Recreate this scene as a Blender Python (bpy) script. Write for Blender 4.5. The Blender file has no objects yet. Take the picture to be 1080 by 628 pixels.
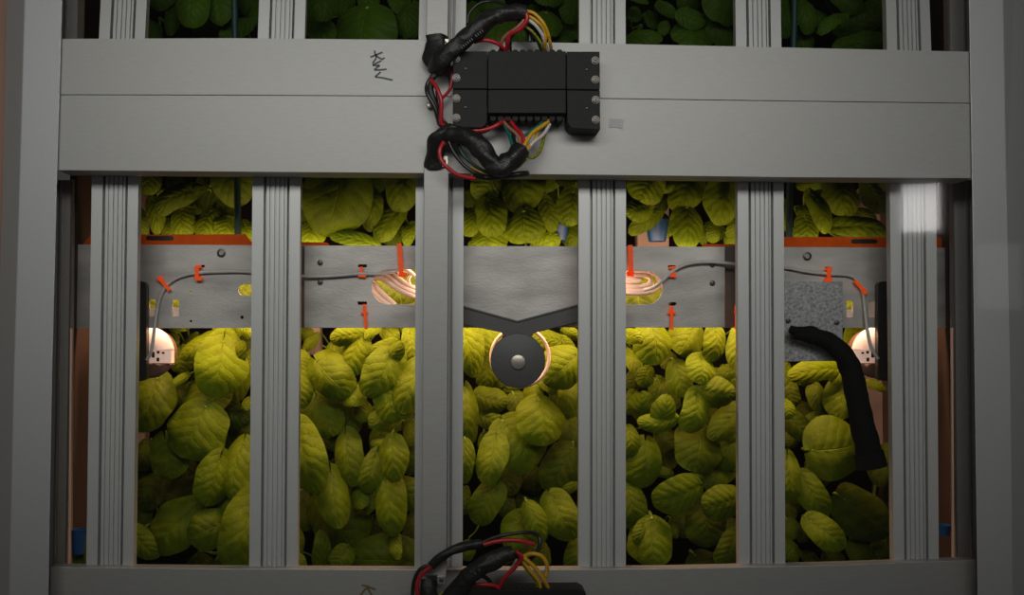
import bpy, bmesh, math, random
from mathutils import Vector, noise
from mathutils.geometry import tessellate_polygon
SC = bpy.context.scene
COL = SC.collection
SC.view_settings.view_transform = 'Standard'
SC.view_settings.look = 'None'
PI = math.pi

# ------------------------------------------------------------------ camera
F = 1100.0
CP = Vector((-0.04467588, -0.8850718, 1.18928304))
YAW, PIT, ROL = 0.04050296, 0.03981478, 0.0023255
fw = Vector((math.sin(YAW)*math.cos(PIT), math.cos(YAW)*math.cos(PIT), math.sin(PIT)))
r0 = fw.cross(Vector((0, 0, 1))).normalized()
u0 = r0.cross(fw)
RT = r0*math.cos(ROL) + u0*math.sin(ROL)
UP = -r0*math.sin(ROL) + u0*math.cos(ROL)
cd = bpy.data.cameras.new('camera')
cam = bpy.data.objects.new('camera', cd)
COL.objects.link(cam)
from mathutils import Matrix
M3 = Matrix((RT, UP, -fw)).transposed()
cam.matrix_world = Matrix.Translation(CP) @ M3.to_4x4()
cd.sensor_width = 36.0
cd.lens = 36.0*F/1080.0
cd.clip_start = 0.02
SC.camera = cam

def at(x, y, Y):
    """the point at depth Y seen along the photograph's direction (x, y)"""
    d = fw*F + RT*(x-540.0) - UP*(y-314.0)
    return CP + d*((Y-CP.y)/d.y)
def mpp(Y):
    return (Y-CP.y)/F

# ------------------------------------------------------------------ materials
def new_mat(name):
    m = bpy.data.materials.new(name)
    m.use_nodes = True
    nt = m.node_tree
    return m, nt, nt.nodes['Principled BSDF']
def mat(name, col, rough=0.5, metal=0.0, var=0.0, scale=40.0, bump=0.0, bscale=200.0, stretch=None, spec=0.5):
    m, nt, b = new_mat(name)
    b.inputs['Roughness'].default_value = rough
    b.inputs['Metallic'].default_value = metal
    b.inputs['Specular IOR Level'].default_value = spec
    b.inputs['Base Color'].default_value = (*col, 1)
    tc = nt.nodes.new('ShaderNodeTexCoord')
    mp = nt.nodes.new('ShaderNodeMapping')
    nt.links.new(tc.outputs['Object'], mp.inputs['Vector'])
    if stretch: mp.inputs['Scale'].default_value = stretch
    if var > 0:
        n = nt.nodes.new('ShaderNodeTexNoise')
        n.inputs['Scale'].default_value = scale
        n.inputs['Detail'].default_value = 5
        nt.links.new(mp.outputs[0], n.inputs['Vector'])
        cr = nt.nodes.new('ShaderNodeValToRGB')
        cr.color_ramp.elements[0].position = 0.3
        cr.color_ramp.elements[1].position = 0.7
        cr.color_ramp.elements[0].color = (*[c*(1-var) for c in col], 1)
        cr.color_ramp.elements[1].color = (*[min(1, c*(1+var)) for c in col], 1)
        nt.links.new(n.outputs['Fac'], cr.inputs['Fac'])
        nt.links.new(cr.outputs['Color'], b.inputs['Base Color'])
    if bump > 0:
        n2 = nt.nodes.new('ShaderNodeTexNoise')
        n2.inputs['Scale'].default_value = bscale
        n2.inputs['Detail'].default_value = 4
        nt.links.new(mp.outputs[0], n2.inputs['Vector'])
        bp = nt.nodes.new('ShaderNodeBump')
        bp.inputs['Strength'].default_value = bump
        bp.inputs['Distance'].default_value = 0.001
        nt.links.new(n2.outputs['Fac'], bp.inputs['Height'])
        nt.links.new(bp.outputs[0], b.inputs['Normal'])
    return m

ALU = mat('anodised_aluminium', (0.37, 0.365, 0.35), 0.48, 0.25, 0.05, 900, 0.10, 2500, stretch=(0.12, 1, 1))
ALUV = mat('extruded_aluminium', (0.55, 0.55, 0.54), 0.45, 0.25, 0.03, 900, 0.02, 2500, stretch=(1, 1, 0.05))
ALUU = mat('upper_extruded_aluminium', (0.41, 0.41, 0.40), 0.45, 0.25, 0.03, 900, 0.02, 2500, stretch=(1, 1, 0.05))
ALUF = mat('frame_aluminium', (0.47, 0.48, 0.475), 0.5, 0.2, 0.04, 700, 0.08, 2500)
PLATE = mat('brushed_sheet_steel', (0.46, 0.44, 0.415), 0.5, 0.3, 0.24, 55, 0.2, 900, stretch=(0.35, 1, 1))
PLATED = mat('shaded_sheet_steel', (0.13, 0.105, 0.095), 0.5, 0.2, 0.1, 60)  # reddish shadow on the plate sides put into the colour
GALV = mat('galvanised_steel', (0.34, 0.35, 0.355), 0.42, 0.3, 0.45, 420, 0.2, 900)
JAMB = mat('jamb_metal', (0.30, 0.285, 0.265), 0.5, 0.2, 0.05, 300)
ORANGE = mat('orange_plate_paint', (0.60, 0.082, 0.003), 0.6, 0.0, 0.10, 120, spec=0.1)
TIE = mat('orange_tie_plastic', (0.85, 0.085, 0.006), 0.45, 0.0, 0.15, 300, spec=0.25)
BLACK = mat('black_plastic', (0.0105, 0.0102, 0.010), 0.62, 0.0, 0.25, 500, 0.25, 1800, spec=0.28)
BLACKC = mat('black_shrink_tube', (0.009, 0.0085, 0.008), 0.5, 0.0, 0.3, 250, 0.9, 260)
HOSE = mat('black_hose_fabric', (0.004, 0.004, 0.004), 0.8, 0.0, 0.3, 600, 0.4, 1500, spec=0.2)
DARKB = mat('charcoal_bracket', (0.075, 0.074, 0.072), 0.5, 0.1, 0.15, 500, 0.15, 1500)
BRK = mat('dark_lamp_bracket', (0.028, 0.027, 0.027), 0.4, 0.1, 0.2, 300, 0.1, 900)
STEEL = mat('steel', (0.42, 0.38, 0.33), 0.35, 0.7, 0.15, 500)
SCREWM = mat('nickel_screw', (0.34, 0.30, 0.26), 0.5, 0.4, 0.2, 900)
BOLTM = mat('dark_screw', (0.09, 0.085, 0.08), 0.4, 0.6)
COPPER = mat('lamp_white', (0.80, 0.62, 0.52), 0.4, 0.0, 0.05, 150)
COPPERD = mat('lamp_shell_shaded', (0.16, 0.085, 0.06), 0.5, 0.0, 0.08, 150)  # shade on the lower half of the pale shell painted as brown
PINKW = mat('chamber_wall', (0.036, 0.020, 0.016), 0.6, 0.0, 0.12, 30)
PINKE = mat('pink_edge_glint', (0.85, 0.52, 0.42), 0.5)
TOWER = mat('pale_tower_plastic', (0.19, 0.15, 0.14), 0.6, 0.0, 0.1, 30)
BACK = mat('dark_back_panel', (0.004, 0.0036, 0.003), 0.9, 0.0, 0.3, 25, spec=0.0)
BROWN = mat('brown_wall_paint', (0.34, 0.20, 0.145), 0.7, 0.0, 0.1, 12)
CABLE = mat('grey_cable_jacket', (0.52, 0.51, 0.49), 0.45, 0.0, 0.08, 300)
BLUE = mat('blue_plastic', (0.005, 0.06, 0.19), 0.45, 0.0, 0.1, 80)
GTUBE = mat('dark_green_tube', (0.006, 0.035, 0.030), 0.55, 0.0, 0.2, 120)
INK = mat('marker_ink', (0.055, 0.062, 0.075), 0.6, 0.0, 0.2, 900)
INKB = mat('olive_marker_ink', (0.16, 0.12, 0.035), 0.6, 0.0, 0.2, 900)
STICK = mat('grey_sticker', (0.30, 0.30, 0.30), 0.4, 0.0, 0.1, 500)
PRINT = mat('faded_white_print', (0.16, 0.155, 0.15), 0.6, 0.0, 0.3, 900)
W_RED = mat('red_wire', (0.42, 0.012, 0.018), 0.35, 0, 0.1, 300)
W_BLK = mat('black_wire', (0.010, 0.010, 0.010), 0.35, 0, 0.1, 300)
W_YEL = mat('yellow_wire', (0.62, 0.34, 0.015), 0.35, 0, 0.1, 300)
W_WHT = mat('white_wire', (0.60, 0.55, 0.52), 0.4, 0, 0.08, 300)
W_BRN = mat('brown_wire', (0.30, 0.13, 0.075), 0.4, 0, 0.1, 300)
W_TEA = mat('teal_wire', (0.006, 0.11, 0.10), 0.35, 0, 0.1, 300)
W_GRN = mat('green_yellow_wire', (0.22, 0.22, 0.01), 0.35, 0, 0.5, 500)
W_DGR = mat('dark_green_wire', (0.008, 0.05, 0.025), 0.35, 0, 0.1, 300)

def add_glow(m, col, k):
    b = m.node_tree.nodes['Principled BSDF']
    b.inputs['Emission Color'].default_value = (*col, 1); b.inputs['Emission Strength'].default_value = k
    return m
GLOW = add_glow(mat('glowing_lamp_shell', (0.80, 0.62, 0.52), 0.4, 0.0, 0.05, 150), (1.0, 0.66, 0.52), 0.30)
add_glow(TIE, (1.0, 0.10, 0.008), 0.22)  # ties are no lamps; emission added to brighten their orange
def leaf_mat(name, c_dark, c_light):
    m, nt, b = new_mat(name)
    N, L = nt.nodes, nt.links
    def mth(op, a, bb=None, cl=False):
        n = N.new('ShaderNodeMath'); n.operation = op; n.use_clamp = cl
        for i, v in enumerate((a, bb)):
            if v is None: continue
            if isinstance(v, (int, float)): n.inputs[i].default_value = v
            else: L.new(v, n.inputs[i])
        return n.outputs[0]
    uv = N.new('ShaderNodeUVMap'); uv.uv_map = 'UVMap'
    sp = N.new('ShaderNodeSeparateXYZ'); L.new(uv.outputs[0], sp.inputs[0])
    tc = N.new('ShaderNodeTexCoord')
    wob = N.new('ShaderNodeTexNoise'); wob.inputs['Scale'].default_value = 5; L.new(uv.outputs[0], wob.inputs['Vector'])
    a = mth('ABSOLUTE', mth('SUBTRACT', mth('MULTIPLY', sp.outputs[0], 2), 1))
    wv = mth('MULTIPLY', mth('SUBTRACT', wob.outputs['Fac'], 0.5), 0.16)
    vv = mth('ADD', mth('SUBTRACT', sp.outputs[1], mth('MULTIPLY', mth('POWER', a, 0.8), 0.34)), wv)
    fr = mth('FRACT', mth('MULTIPLY', vv, 5.5))
    tri = mth('ABSOLUTE', mth('SUBTRACT', fr, 0.5))            # 0.5 on the vein, 0 between
    vein = mth('MULTIPLY', mth('SUBTRACT', tri, 0.44), 16.0, True)
    vein = mth('MULTIPLY', vein, mth('SUBTRACT', 1.0, mth('MULTIPLY', a, 0.75)), True)
    mid = mth('SUBTRACT', 1.0, mth('MULTIPLY', a, 34.0), True)
    allv = mth('MAXIMUM', mth('MULTIPLY', vein, 0.35), mid)
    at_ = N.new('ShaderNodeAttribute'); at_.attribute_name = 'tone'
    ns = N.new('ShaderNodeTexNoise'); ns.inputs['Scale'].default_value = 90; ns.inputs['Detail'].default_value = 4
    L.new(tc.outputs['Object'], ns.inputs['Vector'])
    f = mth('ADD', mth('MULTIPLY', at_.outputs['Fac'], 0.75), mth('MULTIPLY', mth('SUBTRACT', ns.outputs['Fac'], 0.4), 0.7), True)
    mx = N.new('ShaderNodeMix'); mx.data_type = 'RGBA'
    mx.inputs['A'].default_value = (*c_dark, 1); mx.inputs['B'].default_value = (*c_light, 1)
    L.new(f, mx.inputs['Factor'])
    mv = N.new('ShaderNodeMix'); mv.data_type = 'RGBA'
    mv.inputs['B'].default_value = (c_light[0]*1.35, c_light[1]*1.3, c_light[2]*1.5, 1)
    L.new(mth('MULTIPLY', allv, 0.38), mv.inputs['Factor']); L.new(mx.outputs['Result'], mv.inputs['A'])
    L.new(mv.outputs['Result'], b.inputs['Base Color'])
    b.inputs['Roughness'].default_value = 0.48
    b.inputs['Specular IOR Level'].default_value = 0.09
    puff = mth('SUBTRACT', 0.5, tri)
    n3 = N.new('ShaderNodeTexNoise'); n3.inputs['Scale'].default_value = 260; n3.inputs['Detail'].default_value = 3
    L.new(tc.outputs['Object'], n3.inputs['Vector'])
    h = mth('ADD', mth('MULTIPLY', mth('POWER', puff, 0.5), 0.9), mth('MULTIPLY', n3.outputs['Fac'], 0.5))
    h = mth('SUBTRACT', h, mth('MULTIPLY', mid, 0.9))
    bp = N.new('ShaderNodeBump'); bp.inputs['Strength'].default_value = 0.6; bp.inputs['Distance'].default_value = 0.0016
    L.new(h, bp.inputs['Height']); L.new(bp.outputs[0], b.inputs['Normal'])
    tr = N.new('ShaderNodeBsdfTranslucent'); L.new(mv.outputs['Result'], tr.inputs['Color'])
    ms = N.new('ShaderNodeMixShader'); ms.inputs[0].default_value = 0.08
    out = N['Material Output']
    L.new(b.outputs[0], ms.inputs[1]); L.new(tr.outputs[0], ms.inputs[2]); L.new(ms.outputs[0], out.inputs['Surface'])
    return m
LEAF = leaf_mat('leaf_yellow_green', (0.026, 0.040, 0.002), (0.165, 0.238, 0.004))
LEAFG = leaf_mat('leaf_dim_lit', (0.026, 0.058, 0.003), (0.052, 0.105, 0.005))  # same leaf, dim light above the lamps put into a darker green
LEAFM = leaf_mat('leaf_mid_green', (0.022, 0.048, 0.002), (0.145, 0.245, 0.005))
STEM = mat('leaf_stalk', (0.16, 0.27, 0.03), 0.5, 0, 0.2, 100)

# ------------------------------------------------------------------ object helpers
def link(o, parent=None):
    COL.objects.link(o)
    if parent is not None:
        o.parent = parent
        o.matrix_parent_inverse = Matrix.Translation(-Vector(parent.location))
    return o
def tag(o, label=None, cat=None, group=None, kind=None):
    if label: o['label'] = label
    if cat: o['category'] = cat
    if group: o['group'] = group
    if kind: o['kind'] = kind
    return o
def empty(name, loc, label, cat, group=None):
    o = bpy.data.objects.new(name, None)
    o.location = loc; o.empty_display_size = 0.01
    link(o)
    return tag(o, label, cat, group)

class MB:
    def __init__(self):
        self.bm = bmesh.new()
    def poly_prism(self, loops, yf, yb):
        """first loop = outline, others = holes; photograph outline at depth yf, pushed straight back to yb"""
        L3 = [[at(x, y, yf) for x, y in lp] for lp in loops]
        flat = [p for lp in L3 for p in lp]
        tris = tessellate_polygon([[Vector((p.x, p.z, 0)) for p in lp] for lp in L3])
        fv = [self.bm.verts.new(p) for p in flat]
        bv = [self.bm.verts.new((p.x, yb, p.z)) for p in flat]
        for t in tris:
            try:
                self.bm.faces.new([fv[i] for i in t]); self.bm.faces.new([bv[i] for i in reversed(t)])
            except ValueError: pass
        k = 0
        for lp in L3:
            n = len(lp)
            for i in range(n):
                a, b = k+i, k+(i+1) % n
                try: self.bm.faces.new((fv[a], fv[b], bv[b], bv[a]))
                except ValueError: pass
            k += n
        return self
    def prism(self, pts, yf, yb):
        return self.poly_prism([pts], yf, yb)
    def disc(self, x, y, r, yf, yb, n=32, bev=0.0, ry=None):
        pts = lambda rr: [(x+rr*math.cos(2*PI*i/n), y+(ry/r*rr if ry else rr)*math.sin(2*PI*i/n)) for i in range(n)]
        if bev <= 0: return self.prism(pts(r), yf, yb)
        m = mpp(yf)
        ring = [[at(px, py, yf+bev*m) for px, py in pts(r)], [at(px, py, yf+bev*m*0.3) for px, py in pts(r-bev*0.3)],
                [at(px, py, yf) for px, py in pts(r-bev)]]
        back = [Vector((p.x, yb, p.z)) for p in ring[0]]
        rows = [[self.bm.verts.new(p) for p in rr] for rr in [back]+ring]
        for a, b in zip(rows, rows[1:]):
            for i in range(n):
                self.bm.faces.new((a[i], a[(i+1) % n], b[(i+1) % n], b[i]))
        self.bm.faces.new(rows[-1]); self.bm.faces.new(list(reversed(rows[0])))
        return self
    def loft(self, rows):
        """rows of 3-D point loops, bridged, capped"""
        vs = [[self.bm.verts.new(p) for p in r] for r in rows]
        n = len(vs[0])
        for a, b in zip(vs, vs[1:]):
            for i in range(n):
                self.bm.faces.new((a[i], a[(i+1) % n], b[(i+1) % n], b[i]))
        self.bm.faces.new(vs[-1]); self.bm.faces.new(list(reversed(vs[0])))
        return self
    def tube(self, pts, r, n=10, lump=0.0, seed=0.0, flat=None, sub=6, closed=False):
        P = spline(pts, sub, closed)
        rr = r if callable(r) else (lambda t: r)
        rows = []
        m = len(P)
        prev = None
        for i, p in enumerate(P):
            if closed: t = (P[(i+1) % m]-P[(i-1) % m])
            else: t = (P[min(i+1, m-1)]-P[max(i-1, 0)])
            t.normalize()
            if prev is None:
                ref = Vector((0, 1, 0)) if abs(t.y) < 0.9 else Vector((1, 0, 0))
                a = t.cross(ref).normalized()
            else:
                a = (prev - t*prev.dot(t)).normalized()
            prev = a
            b = t.cross(a)
            R = rr(i/max(1, m-1))
            row = []
            for k in range(n):
                an = 2*PI*k/n
                q = R
                if lump:
                    q = R*(1+lump*noise.noise(Vector((p.x*110+seed, p.z*110+math.cos(an)*1.4, math.sin(an)*1.4+seed))))
                row.append(p + a*(math.cos(an)*q) + b*(math.sin(an)*q*(flat or 1)))
            rows.append(row)
        vs = [[self.bm.verts.new(p) for p in r_] for r_ in rows]
        rng = range(len(vs)) if closed else range(len(vs)-1)
        for i in rng:
            a, b = vs[i], vs[(i+1) % len(vs)]
            for k in range(n):
                self.bm.faces.new((a[k], a[(k+1) % n], b[(k+1) % n], b[k]))
        if not closed:
            self.bm.faces.new(list(reversed(vs[0]))); self.bm.faces.new(vs[-1])
        return self
    def build(self, name, m, parent=None, smooth=False, bevel=0.0, angle=35):
        bmesh.ops.recalc_face_normals(self.bm, faces=self.bm.faces)
        me = bpy.data.meshes.new(name)
        if smooth:
            for f in self.bm.faces: f.smooth = True
        self.bm.to_mesh(me); self.bm.free()
        me.materials.append(m)
        if smooth:
            try: me.set_sharp_from_angle(angle=math.radians(angle))
            except Exception: pass
        o = bpy.data.objects.new(name, me)
        link(o, parent)
        if bevel > 0:
            md = o.modifiers.new('edge', 'BEVEL'); md.width = bevel; md.segments = 2
            md.limit_method = 'ANGLE'; md.angle_limit = math.radians(40)
        return o

def spline(pts, sub=6, closed=False):
    pts = [Vector(p) for p in pts]
    if len(pts) < 3 and not closed:
        return [pts[0].lerp(pts[-1], i/sub) for i in range(sub+1)]
    out = []
    n = len(pts)
    g = (lambda i: pts[i % n]) if closed else (lambda i: pts[max(0, min(n-1, i))])
    for i in range(n if closed else n-1):
        p0, p1, p2, p3 = g(i-1), g(i), g(i+1), g(i+2)
        for k in range(sub):
            t = k/sub
            out.append(0.5*((2*p1)+(p2-p0)*t+(2*p0-5*p1+4*p2-p3)*t*t+(3*p1-p0-3*p2+p3)*t**3))
    if not closed: out.append(pts[-1])
    return out
def px(pts, Y):
    """pixel polyline -> 3-D, each point may carry its own depth"""
    return [at(p[0], p[1], p[2] if len(p) > 2 else Y) for p in pts]
def rrect(x0, y0, x1, y1, r, n=6, corners='tl tr br bl'):
    pts = []
    for cx, cy, a0, nm in ((x0+r, y0+r, 180, 'tl'), (x1-r, y0+r, 270, 'tr'), (x1-r, y1-r, 0, 'br'), (x0+r, y1-r, 90, 'bl')):
        if nm in corners:
            for i in range(n+1):
                a = math.radians(a0+90*i/n)
                pts.append((cx+r*math.cos(a), cy+r*math.sin(a)))
        else:
            pts.append({'tl': (x0, y0), 'tr': (x1, y0), 'br': (x1, y1), 'bl': (x0, y1)}[nm])
    return pts
def circ(x, y, r, n=16):
    return [(x+r*math.cos(2*PI*i/n), y+r*math.sin(2*PI*i/n)) for i in range(n)]

# ------------------------------------------------------------------ the setting: chamber and outer wall
def quad3(name, pts, m, kind='structure', label=None, cat=None):
    b = MB()
    b.bm.faces.new([b.bm.verts.new(p) for p in pts])
    o = b.build(name, m)
    return tag(o, label, cat, kind=kind)
xl = at(76.5, 330, 0.078).x
xr = at(1002.5, 330, 0.078).x
ZB, ZT = at(300, 700, 0.0).z, at(300, -330, 0.0).z
b = MB(); YB = 0.275
def box3(b, x0, x1, y0, y1, z0, z1):
    v = [b.bm.verts.new((x, y, z)) for x in (x0, x1) for y in (y0, y1) for z in (z0, z1)]
    for f in ((0, 1, 3, 2), (4, 6, 7, 5), (0, 4, 5, 1), (2, 3, 7, 6), (0, 2, 6, 4), (1, 5, 7, 3)):
        b.bm.faces.new([v[i] for i in f])
box3(b, xl-0.006, xl, 0.082, YB, ZB, ZT); tag(b.build('wall_left', PINKW), kind='structure')
b = MB(); box3(b, xr, xr+0.006, 0.082, YB, ZB, ZT); tag(b.build('wall_right', PINKW), kind='structure')
b = MB(); box3(b, xl-0.006, xr+0.006, YB, YB+0.006, ZB, ZT); tag(b.build('wall_back', BACK), kind='structure')
zs = at(300, 112, 0.075).z
b = MB(); box3(b, xl, xr, 0.09, YB, zs, zs+0.004); tag(b.build('light_block_shelf', BACK), kind='structure')  # unseen shelf added to keep the grow light off the top leaves
b = MB(); box3(b, -0.75, at(20, 300, 0.0).x-0.0, 0.062, 0.068, ZB, ZT+0.1)
tag(b.build('wall_outer', BROWN), kind='structure')
for x0, x1, y0, y1, lab in ((911, 934, 150, 478, 'pale vertical grow tower panel behind the black hose and right round lamp'), (136, 153, 150, 470, 'pale vertical grow tower panel glimpsed at the left edge of the far left opening'),
                            (320, 338, 335, 375, 'pale bit of grow tower glimpsed left under the middle metal plate'), (672, 706, 215, 275, 'pale grow tower panel behind the blue pot')):
    tag(MB().prism([(x0, y0), (x1, y0), (x1, y1), (x0, y1)], 0.243, 0.26).build('grow_tower', TOWER, bevel=0.002), lab, 'grow tower', 'pale grow tower panels')
# added strips: lamplight along the jamb edges painted pale pink
for nm, pts in (('edge_highlight_1', [(74.0, 346.5), (75.8, 346.5), (73.6, 600), (71.9, 600)]), ('edge_highlight_2', [(1003.2, 346), (1005.2, 346), (1006.6, 596), (1004.8, 596)])):
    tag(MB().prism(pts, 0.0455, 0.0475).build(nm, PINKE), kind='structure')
# glass pane the photograph looks through
gm, nt, pb = new_mat('clear_pane')
nt.nodes.remove(pb)
tr = nt.nodes.new('ShaderNodeBsdfTransparent'); tr.inputs[0].default_value = (0.985, 0.99, 0.985, 1)
gl = nt.nodes.new('ShaderNodeBsdfGlossy'); gl.inputs['Roughness'].default_value = 0.04
fr = nt.nodes.new('ShaderNodeFresnel'); fr.inputs[0].default_value = 1.45
mxs = nt.nodes.new('ShaderNodeMixShader')
nt.links.new(fr.outputs[0], mxs.inputs[0]); nt.links.new(tr.outputs[0], mxs.inputs[1]); nt.links.new(gl.outputs[0], mxs.inputs[2])
nt.links.new(mxs.outputs[0], nt.nodes['Material Output'].inputs['Surface'])
GY = -0.45
quad3('window_1', [Vector((-0.8, GY, ZB-0.15)), Vector((0.9, GY, ZB-0.15)), Vector((0.9, GY, ZT+0.15)), Vector((-0.8, GY, ZT+0.15))], gm)

# ------------------------------------------------------------------ outer frame uprights, jambs
def upright(name, rows, prof, m, label, cat, bevel=0.0008, group=None, parent=None):
    """rows: (y, [x...]) in the photograph; prof: depth of each x; closed at back"""
    b = MB()
    b.loft([[at(x, y, d) for x, d in zip(xs, prof)] for y, xs in rows])
    o = b.build(name, m, parent, bevel=bevel)
    if label: tag(o, label, cat, group)
    return o
upright('frame_upright', [(680, [-12, 8.5, 50.5, 50.5, -12]), (400, [-4, 14.5, 55, 55, -4]), (200, [3, 20.3, 60, 60, 3]), (-200, [12, 31.5, 71.5, 71.5, 12])],
        [0.030, -0.004, -0.004, 0.055, 0.055], ALUF, 'broad grey metal upright at the far left, its outer edge darker', 'frame post')
upright('frame_upright', [(680, [1031.5, 1068.5, 1100, 1100, 1031.5]), (400, [1027.8, 1065.5, 1096, 1096, 1027.8]), (200, [1025.2, 1061.5, 1090, 1090, 1025.2]), (-200, [1018.5, 1054.5, 1076, 1076, 1018.5])],
        [-0.004, -0.004, 0.030, 0.055, 0.055], ALUF, 'broad grey metal upright at the far right with a pale reflection over it', 'frame post')
# recessed ridged jambs beside the uprights
JL = [(640, [50, 55, 57, 59.5, 68, 69.5, 76, 76, 50]), (190, [57.5, 62, 64, 66, 75, 76.5, 79, 79, 57.5])]
upright('jamb_profile', JL, [0.045, 0.045, 0.040, 0.052, 0.052, 0.046, 0.062, 0.075, 0.075], JAMB,
        'narrow dark ridged metal strip beside the left upright, under the crossbeams', 'jamb strip', 0.0004)
JLU = [(110, [61, 65, 67, 69, 80, 81.5, 87, 87, 61]), (-200, [67.5, 71.5, 73.5, 75.5, 86.5, 88, 93.5, 93.5, 67.5])]
upright('jamb_profile', JLU, [0.045, 0.045, 0.040, 0.052, 0.052, 0.046, 0.062, 0.075, 0.075], JAMB,
        'short dark ridged metal strip at the top left, above the crossbeams', 'jamb strip', 0.0004)
JR = [(640, [1033, 1027, 1025, 1023, 1010.5, 1009, 1003.5, 1003.5, 1033]), (190, [1027, 1022.5, 1020.5, 1018, 1006, 1004.5, 1001, 1001, 1027])]
upright('jamb_profile', JR, [0.045, 0.045, 0.040, 0.052, 0.052, 0.046, 0.062, 0.075, 0.075], JAMB,
        'narrow ridged metal strip beside the right upright, under the crossbeams', 'jamb strip', 0.0004)
JRU = [(110, [1025, 1021, 1019, 1017, 1003, 1001.5, 997, 997, 1025]), (-200, [1020, 1016, 1014, 1012, 998, 996.5, 991, 991, 1020])]
upright('jamb_profile', JRU, [0.045, 0.045, 0.040, 0.052, 0.052, 0.046, 0.062, 0.075, 0.075], JAMB,
        'short ridged metal strip at the top right, above the crossbeams', 'jamb strip', 0.0004)

# ------------------------------------------------------------------ crossbeams
BT = MB().prism([(64, 41), (240, 40.2), (440, 42), (640, 46), (840, 50.3), (1022.5, 54.5), (1024, 108.6), (840, 106.3), (640, 103.6), (440, 101), (240, 100), (62.6, 99.6)], 0.0, 0.03) \
    .build('crossbeam', ALU, bevel=0.0007)
tag(BT, 'upper of two wide flat silver crossbeams, with dark marker handwriting', 'beam')
BL_ = MB().prism([(62.6, 100.4), (240, 100.8), (440, 101.8), (640, 104.4), (840, 107.1), (1024, 109.4), (1026, 188), (840, 187), (640, 184.5), (440, 182.5), (240, 181), (60.2, 179.5)], 0.0, 0.03) \
    .build('crossbeam', ALU, bevel=0.0007)
tag(BL_, 'lower of two wide flat silver crossbeams, with a tiny grey sticker', 'beam')
BB = MB().prism([(53, 598.2), (240, 600), (440, 601), (560, 601), (700, 600), (880, 596), (1029.6, 590.8), (1031.5, 690), (50, 690)], 0.022, 0.036) \
    .build('crossbeam', ALU, bevel=0.0007)
tag(BB, 'wide dim grey crossbeam along the bottom edge', 'beam')

def ribbon(b, pts, Y, w):
    """a flat pen stroke lying on the surface at depth Y"""
    P = [at(x, y, Y) for x, y in pts]
    L, R = [], []
    for i, p in enumerate(P):
        t = (P[min(i+1, len(P)-1)]-P[max(i-1, 0)]).normalized()
        s = Vector((-t.z, 0, t.x))
        L.append(b.bm.verts.new(p+s*w/2)); R.append(b.bm.verts.new(p-s*w/2))
    for i in range(len(P)-1):
        b.bm.faces.new((L[i], L[i+1], R[i+1], R[i]))
def dense(pts):
    out = []
    for a, c in zip(pts, pts[1:]):
        for k in range(3): out.append((a[0]+(c[0]-a[0])*k/3, a[1]+(c[1]-a[1])*k/3))
    out.append(pts[-1]); return out
b = MB()
for s in ([(262, 140), (268, 175), (280, 200), (276, 232), (240, 278)], [(215, 212), (282, 185), (350, 158)], [(278, 195), (315, 222), (350, 236), (372, 217)],
          [(338, 250), (290, 275), (240, 300)], [(240, 300), (280, 305), (318, 303)], [(318, 303), (258, 352)], [(258, 354), (330, 352), (395, 345)],
          [(330, 375), (268, 428)], [(268, 430), (350, 440), (462, 466)]):
    ribbon(b, [(370+x/10.46, 40+y/10.46) for x, y in s], -0.0004, 0.0014)
hw = b.build('handwriting', INK, BT); hw['label'] = 'dark blue-black marker letters K W V written sideways'
b = MB()
for s in ([(381.5, 617.5), (388, 619), (396, 622.5)], [(390, 620), (385, 622), (380.5, 628)], [(388, 620.5), (390, 625), (394, 631)]):
    ribbon(b, s, 0.0216, 0.0016)
hb = b.build('handwriting', INKB, BB); hb['label'] = 'olive brown marker letter K written sideways'
st = MB().prism([(643.2, 124.8), (657.8, 126.4), (656.6, 136.3), (653.8, 135), (646, 134.2), (644.5, 135), (642.2, 134.5)], -0.0006, 0.0).build('sticker', STICK, BL_)

# ------------------------------------------------------------------ grooved posts
FR = [(0, 0), (0.235, 0), (0.245, 1), (0.285, 1), (0.295, 0.05), (0.355, 0.05), (0.365, 0.28), (0.382, 0.28), (0.395, 0.05), (0.46, 0.05), (0.47, 0.28), (0.487, 0.28),
      (0.50, 0.05), (0.555, 0.05), (0.565, 0.28), (0.582, 0.28), (0.595, 0.05), (0.655, 0.05), (0.665, 0.28), (0.678, 0.28), (0.69, 0.05), (0.72, 0.05), (0.73, 1), (0.765, 1), (0.775, 0), (1, 0)]
def gpost(y0, a0, c0, y1, a1, c1, label, ext0, ext1, m=ALUV):
    """left/right edges a,c at photograph rows y0 and y1, run on to rows ext0 and ext1"""
    def edge(y):
        t = (y-y0)/(y1-y0); return a0+(a1-a0)*t, c0+(c1-c0)*t
    rows = []
    YF = 0.031
    for y in (ext1, ext0):
        a, c = edge(y)
        row = [at(a+(c-a)*s, y, YF) + Vector((0, 0.0075*d, 0)) for s, d in FR]
        pa, pc = at(a, y, YF), at(c, y, YF)
        row += [Vector((pc.x, YF+0.0088, pc.z)), Vector((pa.x, YF+0.0088, pa.z))]
        rows.append(row)
    b = MB(); b.loft(rows)
    return tag(b.build('grooved_post', m), label, 'post', 'grooved aluminium posts')
W = ['first', 'second', 'centre', 'fourth', 'fifth', 'last']
LOW = [(96.8, 146, 91, 140.6), (266.3, 317, 262.8, 313.8), (438.5, 489, 437.2, 487.8), (610.3, 660.2, 610.2, 660), (777.8, 826.5, 779.2, 828.2), (938.4, 987.2, 942.6, 990.2)]
UPP = [(105.3, 153.8), (272.6, 321.9), (442, 491.4), (610.8, 659.8), (775.8, 823.7), (934.8, 981)]
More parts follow.
